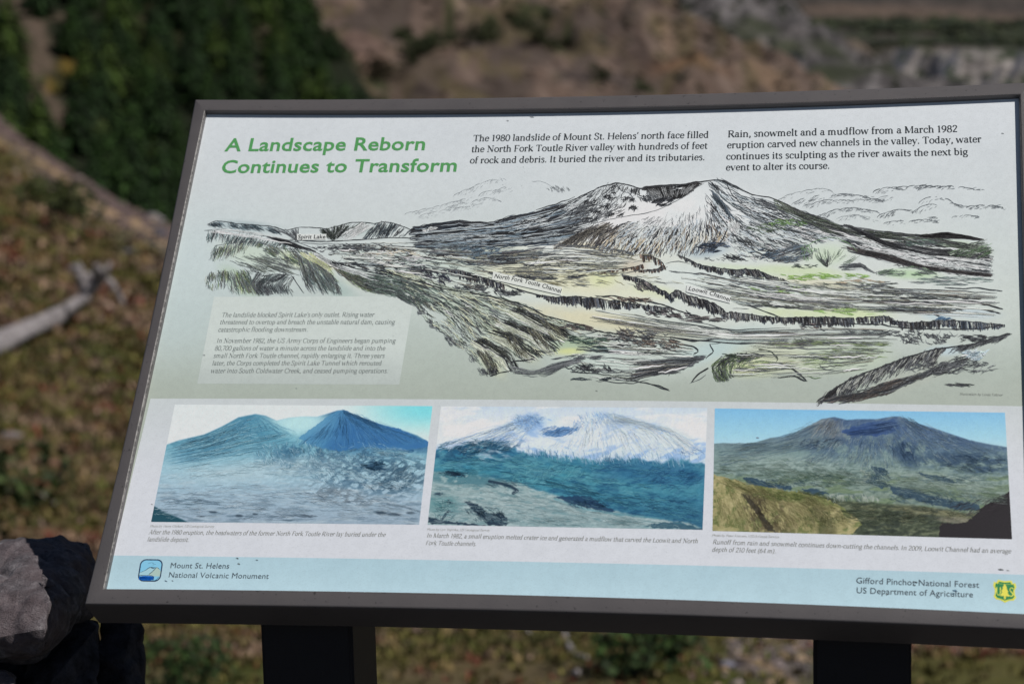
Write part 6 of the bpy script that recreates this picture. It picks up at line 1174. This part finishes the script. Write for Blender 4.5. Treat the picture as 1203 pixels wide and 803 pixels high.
# low heath cover: thousands of leafy tufts
def tufts(n, seed):
    rg = np.random.default_rng(seed); H_, W_ = SX.shape; lo = int(H_*1/8)-34; hi = LS
    i = rg.uniform(lo, hi, n); j = rg.uniform(W_*.18, W_*.80, n); ii = i.astype(int); jj = j.astype(int)
    p = SWd[ii, jj]; q = SWd[np.minimum(ii+1, H_-1), np.minimum(jj+1, W_-1)]; p = p+(q-p)*rg.random((n, 1)); D = np.linalg.norm(p-EYE, axis=1)
    n1 = fbm(p[:, 0]*.8, p[:, 1]*.8, 3); n2 = fbm(p[:, 0]*1.0+40, p[:, 1]*1.0, 3); pal = np.array([(88, 84, 46), (70, 70, 38), (98, 58, 46), (124, 104, 86), (106, 92, 62), (74, 80, 40), (116, 98, 88)], float)
    sc_ = np.stack([n1*1.2, n2, (1-n2)*.96, (1-n1)*1.05, n1*.4+.42+0*n1, n2*.84, .5*(1-n1)+.25], -1)+rg.gumbel(0, .075, (n, 7)); c = pal[np.argmax(sc_, 1)]*rg.uniform(.75, 1.25, (n, 1))
    X0, Y0 = SX[ii, jj], SY[ii, jj]; cy_l = np.interp(X0, cr[:, 0], cr[:, 1]); keep = ~((X0 < 330) & (Y0-cy_l < 38+rg.normal(0, 7, n)) | ((np.abs(X0-905) < 55) & (np.abs(Y0-762) < 40) & (rg.random(n) < .8)) | ((X0 < 330) & (Y0-cy_l < 60) & (rg.random(n) < .6)))
    p, D, c = p[keep], D[keep], c[keep]; n = len(p); s = D*rg.uniform(.0013, .0042, n)
    m = 7; a = rg.uniform(0, 6.28, (n, m)); tl = rg.uniform(.3, 1.1, (n, m)); L = s[:, None]*rg.uniform(.7, 1.3, (n, m)); ux = np.cos(a); uy = np.sin(a)
    b = p[:, None, :]+np.stack([ux*L*.2, uy*L*.2, 0*L-.01], -1); tip = p[:, None, :]+np.stack([ux*np.cos(tl)*L*1.2, uy*np.cos(tl)*L*1.2, np.sin(tl)*L*1.4], -1); mid = (b+tip)/2; w_ = L*.28
    sd = np.stack([-uy*w_, ux*w_, .2*w_], -1); V = np.stack([b, mid+sd, tip, mid-sd], 2).reshape(-1, 3); f = np.arange(n*m*4).reshape(-1, 4)
    Cc = alb(np.repeat(c, m*4, 0)*np.repeat(rg.uniform(.75, 1.25, (n*m, 1)), 4, 0)); o = mesh('heather', V, f, M_leaf, None, Cc); return tag(o, 'low heath of red, olive and straw coloured tufts covering the near slope', 'ground cover', kind='stuff')
tufts(48000, 5)
ylc = np.interp(SX, cr[:, 0], cr[:, 1]); rowi = np.arange(SX.shape[0])[:, None]+0*SX
bits('rubble', SWd, SX, SY, (rowi < LS) & (SX > -60) & (SX < 330) & (SY-ylc < 60) & (SY-ylc > 1), 1100, .0006, .0019, [(98, 86, 84), (84, 74, 74), (124, 112, 106), (72, 66, 68), (140, 122, 100)], 'loose mauve and grey rubble along the crest of the near slope', 'rubble', M_leaf, 4)
bits('rubble', SWd, SX, SY, (rowi < LS) & (SX > 840) & (SX < 975) & (SY > 738) & (SY < 815), 700, .001, .004, [(98, 88, 86), (116, 106, 104), (84, 78, 82), (130, 112, 92)], 'grey rubble of the bare patch seen below the sign left of the right post', 'rubble', M_leaf, 5)
# stones and sticks lying on the slope
def pebble(x, y, s, c, label, seed, k=(1, .8, .6), cat='stone', name='stone', group=None, mat=None):
    r = random.Random(seed); b = surf(SWd, SX, SY, x, y, LS); D = np.linalg.norm(b-EYE); s = s*D/F
    bm = bmesh.new(); bmesh.ops.create_icosphere(bm, subdivisions=3, radius=1)
    pln = [(Vector((r.uniform(-1, 1), r.uniform(-1, 1), r.uniform(-1, 1))).normalized(), r.uniform(.6, .85)) for _ in range(9)]
    for v_ in bm.verts:
        d = v_.co.normalized(); rr2 = min([1]+[h/max(.05, d.dot(nv)) for nv, h in pln if d.dot(nv) > .05]); v_.co = Vector((d.x*rr2*k[0], d.y*rr2*k[1], d.z*rr2*k[2]))*s
    V_ = [tuple(np.array(v_.co)+b+np.array([0, 0, s*.25])) for v_ in bm.verts]; Fc = [tuple(v_.index for v_ in f.verts) for f in bm.faces]; bm.free()
    o = mesh(name, V_, Fc, mat or M_pale, None, np.tile(alb(c), (len(V_), 1)), base=b, smooth=True); return tag(o, label, cat, group)
mpa = N('pale stone', .9, .2); M_pale = mpa.col(mpa.mix(mpa.attr(), (.75, .75, .75), mpa.ramp(mpa.noise(14, 5), [(.4, (1, 1, 1)), (.6, (0, 0, 0))]), 'MULTIPLY'))
pebble(677, 792, 7, (186, 178, 176), 'small white stone on the heath below the middle of the sign', 1)
pebble(855, 784, 11, (128, 126, 138), 'grey blue stone beside the pale track below the sign, left of the right post', 2)
pebble(475, 752, 5, (150, 140, 132), 'small pale stone just right of the left post', 3)
pebble(768, 796, 12, (126, 112, 84), 'tan rounded stone under the green shrub below the sign', 4)
pebble(186, 259, 11, (132, 128, 130), 'pale grey boulder on the crest beside the left rail of the sign', 5)
pebble(176, 252, 7, (104, 100, 104), 'darker grey boulder on the crest left of the pale one', 6)
pebble(188, 281, 9, (84, 82, 92), 'blue grey boulder under the crest beside the left rail', 7)
pebble(152, 298, 8, (100, 96, 100), 'low grey stone below the pale track near the left rail', 8)
pebble(700, 746, 11, (88, 88, 100), 'slate blue stone just under the frame right of the dead sticks', 9)
pebble(12, 516, 10, (118, 110, 108), 'pale stone in the green patch at the left edge', 10, (1.6, .8, .4))
pebble(218, 752, 6, (132, 126, 130), 'pale stone between the wall and the left post', 11)
# dead wood
mdw = N('bleached wood', .8, .25); v = mdw.coord(); M_dead = mdw.col(mdw.mix(lin((168, 162, 162)), lin((84, 78, 80)), mdw.ramp(mdw.noise(7, 8, v, .7, 1.5), [(.42, (0, 0, 0)), (.6, (1, 1, 1))]))); mdw.bump(mdw.noise(9, 6, v), .7, .02)
def tube(path, rad, name, parent, base, mat=M_dead, ns=12, seed=0):
    p = np.array(path, float); r0 = np.interp(np.linspace(0, 1, 26), np.linspace(0, 1, len(rad)), rad); t = np.linspace(0, 1, len(p)); tt = np.linspace(0, 1, 26); c = np.stack([np.interp(tt, t, p[:, k]) for k in range(3)], -1)
    for _ in range(3): c[1:-1] = (c[:-2]+2*c[1:-1]+c[2:])/4
    d = np.gradient(c, axis=0); d /= np.linalg.norm(d, axis=1)[:, None]; up = np.array([0, 0, 1.]); e1 = np.cross(d, up); e1 /= np.linalg.norm(e1, axis=1)[:, None]+1e-9; e2 = np.cross(e1, d)
    rows = []
    for k in range(26):
        a = np.linspace(0, 6.283, ns, endpoint=False); wob = 1+.4*(vn(a*1.7+seed*9, np.full(ns, k*.25))-.5)*2; rows.append(c[k]+np.outer(np.cos(a)*wob*r0[k], e1[k])+np.outer(np.sin(a)*wob*r0[k], e2[k]))
    V = np.vstack(rows); f = [(k*ns+q, k*ns+(q+1) % ns, (k+1)*ns+(q+1) % ns, (k+1)*ns+q) for k in range(25) for q in range(ns)]+[tuple(range(ns))[::-1], tuple(25*ns+q for q in range(ns))]
    return mesh(name, V, f, mat, parent, smooth=True)
b0 = surf(SWd, SX, SY, 60, 385, LS); DL = (R.T@(b0-EYE))[2]; m_ = DL/F
lg = empty('fallen_log', b0, 'bleached fallen trunk with upturned roots lying on the heath at the left edge', 'log')
Q = lambda L, dd=0: [P(x, y, DL+dd+z) for x, y, z in L]
def GD(x, y): return (R.T@(surf(SWd, SX, SY, x, y+11, LS)-EYE))[2]
tube([P(x, y, GD(x, y)-.35) for x, y in [(-150,462),(-70,432),(0,401),(30,389),(60,373),(90,356),(108,344)]], [m_*14, m_*12.5, m_*11.5, m_*11, m_*10, m_*8.5, m_*6.5], 'trunk', lg, b0, seed=1)
for k, (L, r_) in enumerate([([(100,350,.3),(112,338,.3),(120,330,.2),(126,318,.1)], [7, 5, 4, 3]), ([(104,346,.3),(112,328,.2),(116,316,.1),(112,312,0)], [6, 6, 7, 3]), ([(104,345,.5),(98,334,.5),(92,320,.4),(86,311,.3)], [7, 6, 6, 3]), ([(122,325,.2),(130,332,.2),(140,346,.2),(145,357,.2)], [3.5, 4, 4, 3]), ([(104,344,.6),(106,332,.6),(101,321,.6)], [8, 8, 5]), ([(126,318,.1),(128,312,.1),(127,308,.1)], [4, 3, 2]), ([(98,345,.6),(92,332,.7),(96,318,.8),(92,308,.8)], [5, 4, 3, 2]), ([(106,345,.6),(116,335,.7),(110,322,.9)], [5, 5, 3]), ([(95,336,.6),(106,326,.7),(118,322,.6)], [5, 5, 3]), ([(88,320,.6),(84,314,.6),(80,316,.6)], [4, 3, 2])]):
    tube(Q(L), [m_*q for q in r_], 'root', lg, b0, seed=k+2, ns=8)
def stick(L, r_, label, group=None):
    b = surf(SWd, SX, SY, L[0][0], L[0][1], LS); D = (R.T@(b-EYE))[2]; o = tube([surf(SWd, SX, SY, x, y, LS)+np.array([0, 0, r_*D/F*.8]) for x, y in L], [r_*D/F, r_*D/F*.5], 'dead_branch', None, b, ns=8); tag(o, label, 'branch', group)
stick([(648,728),(660,748),(672,768),(690,776)], 4, 'bleached forked branch on the heath just under the bottom rail'); stick([(608,730),(616,742),(621,752)], 4, 'short bleached stick left of the forked branch under the rail')
stick([(26,580),(48,584),(64,592)], 3, 'grey stick on the heath above the stone wall'); stick([(735,640),(720,700),(712,760)], 2, 'thin twig beside the slate stone under the frame')
scene.cycles.use_denoising = True
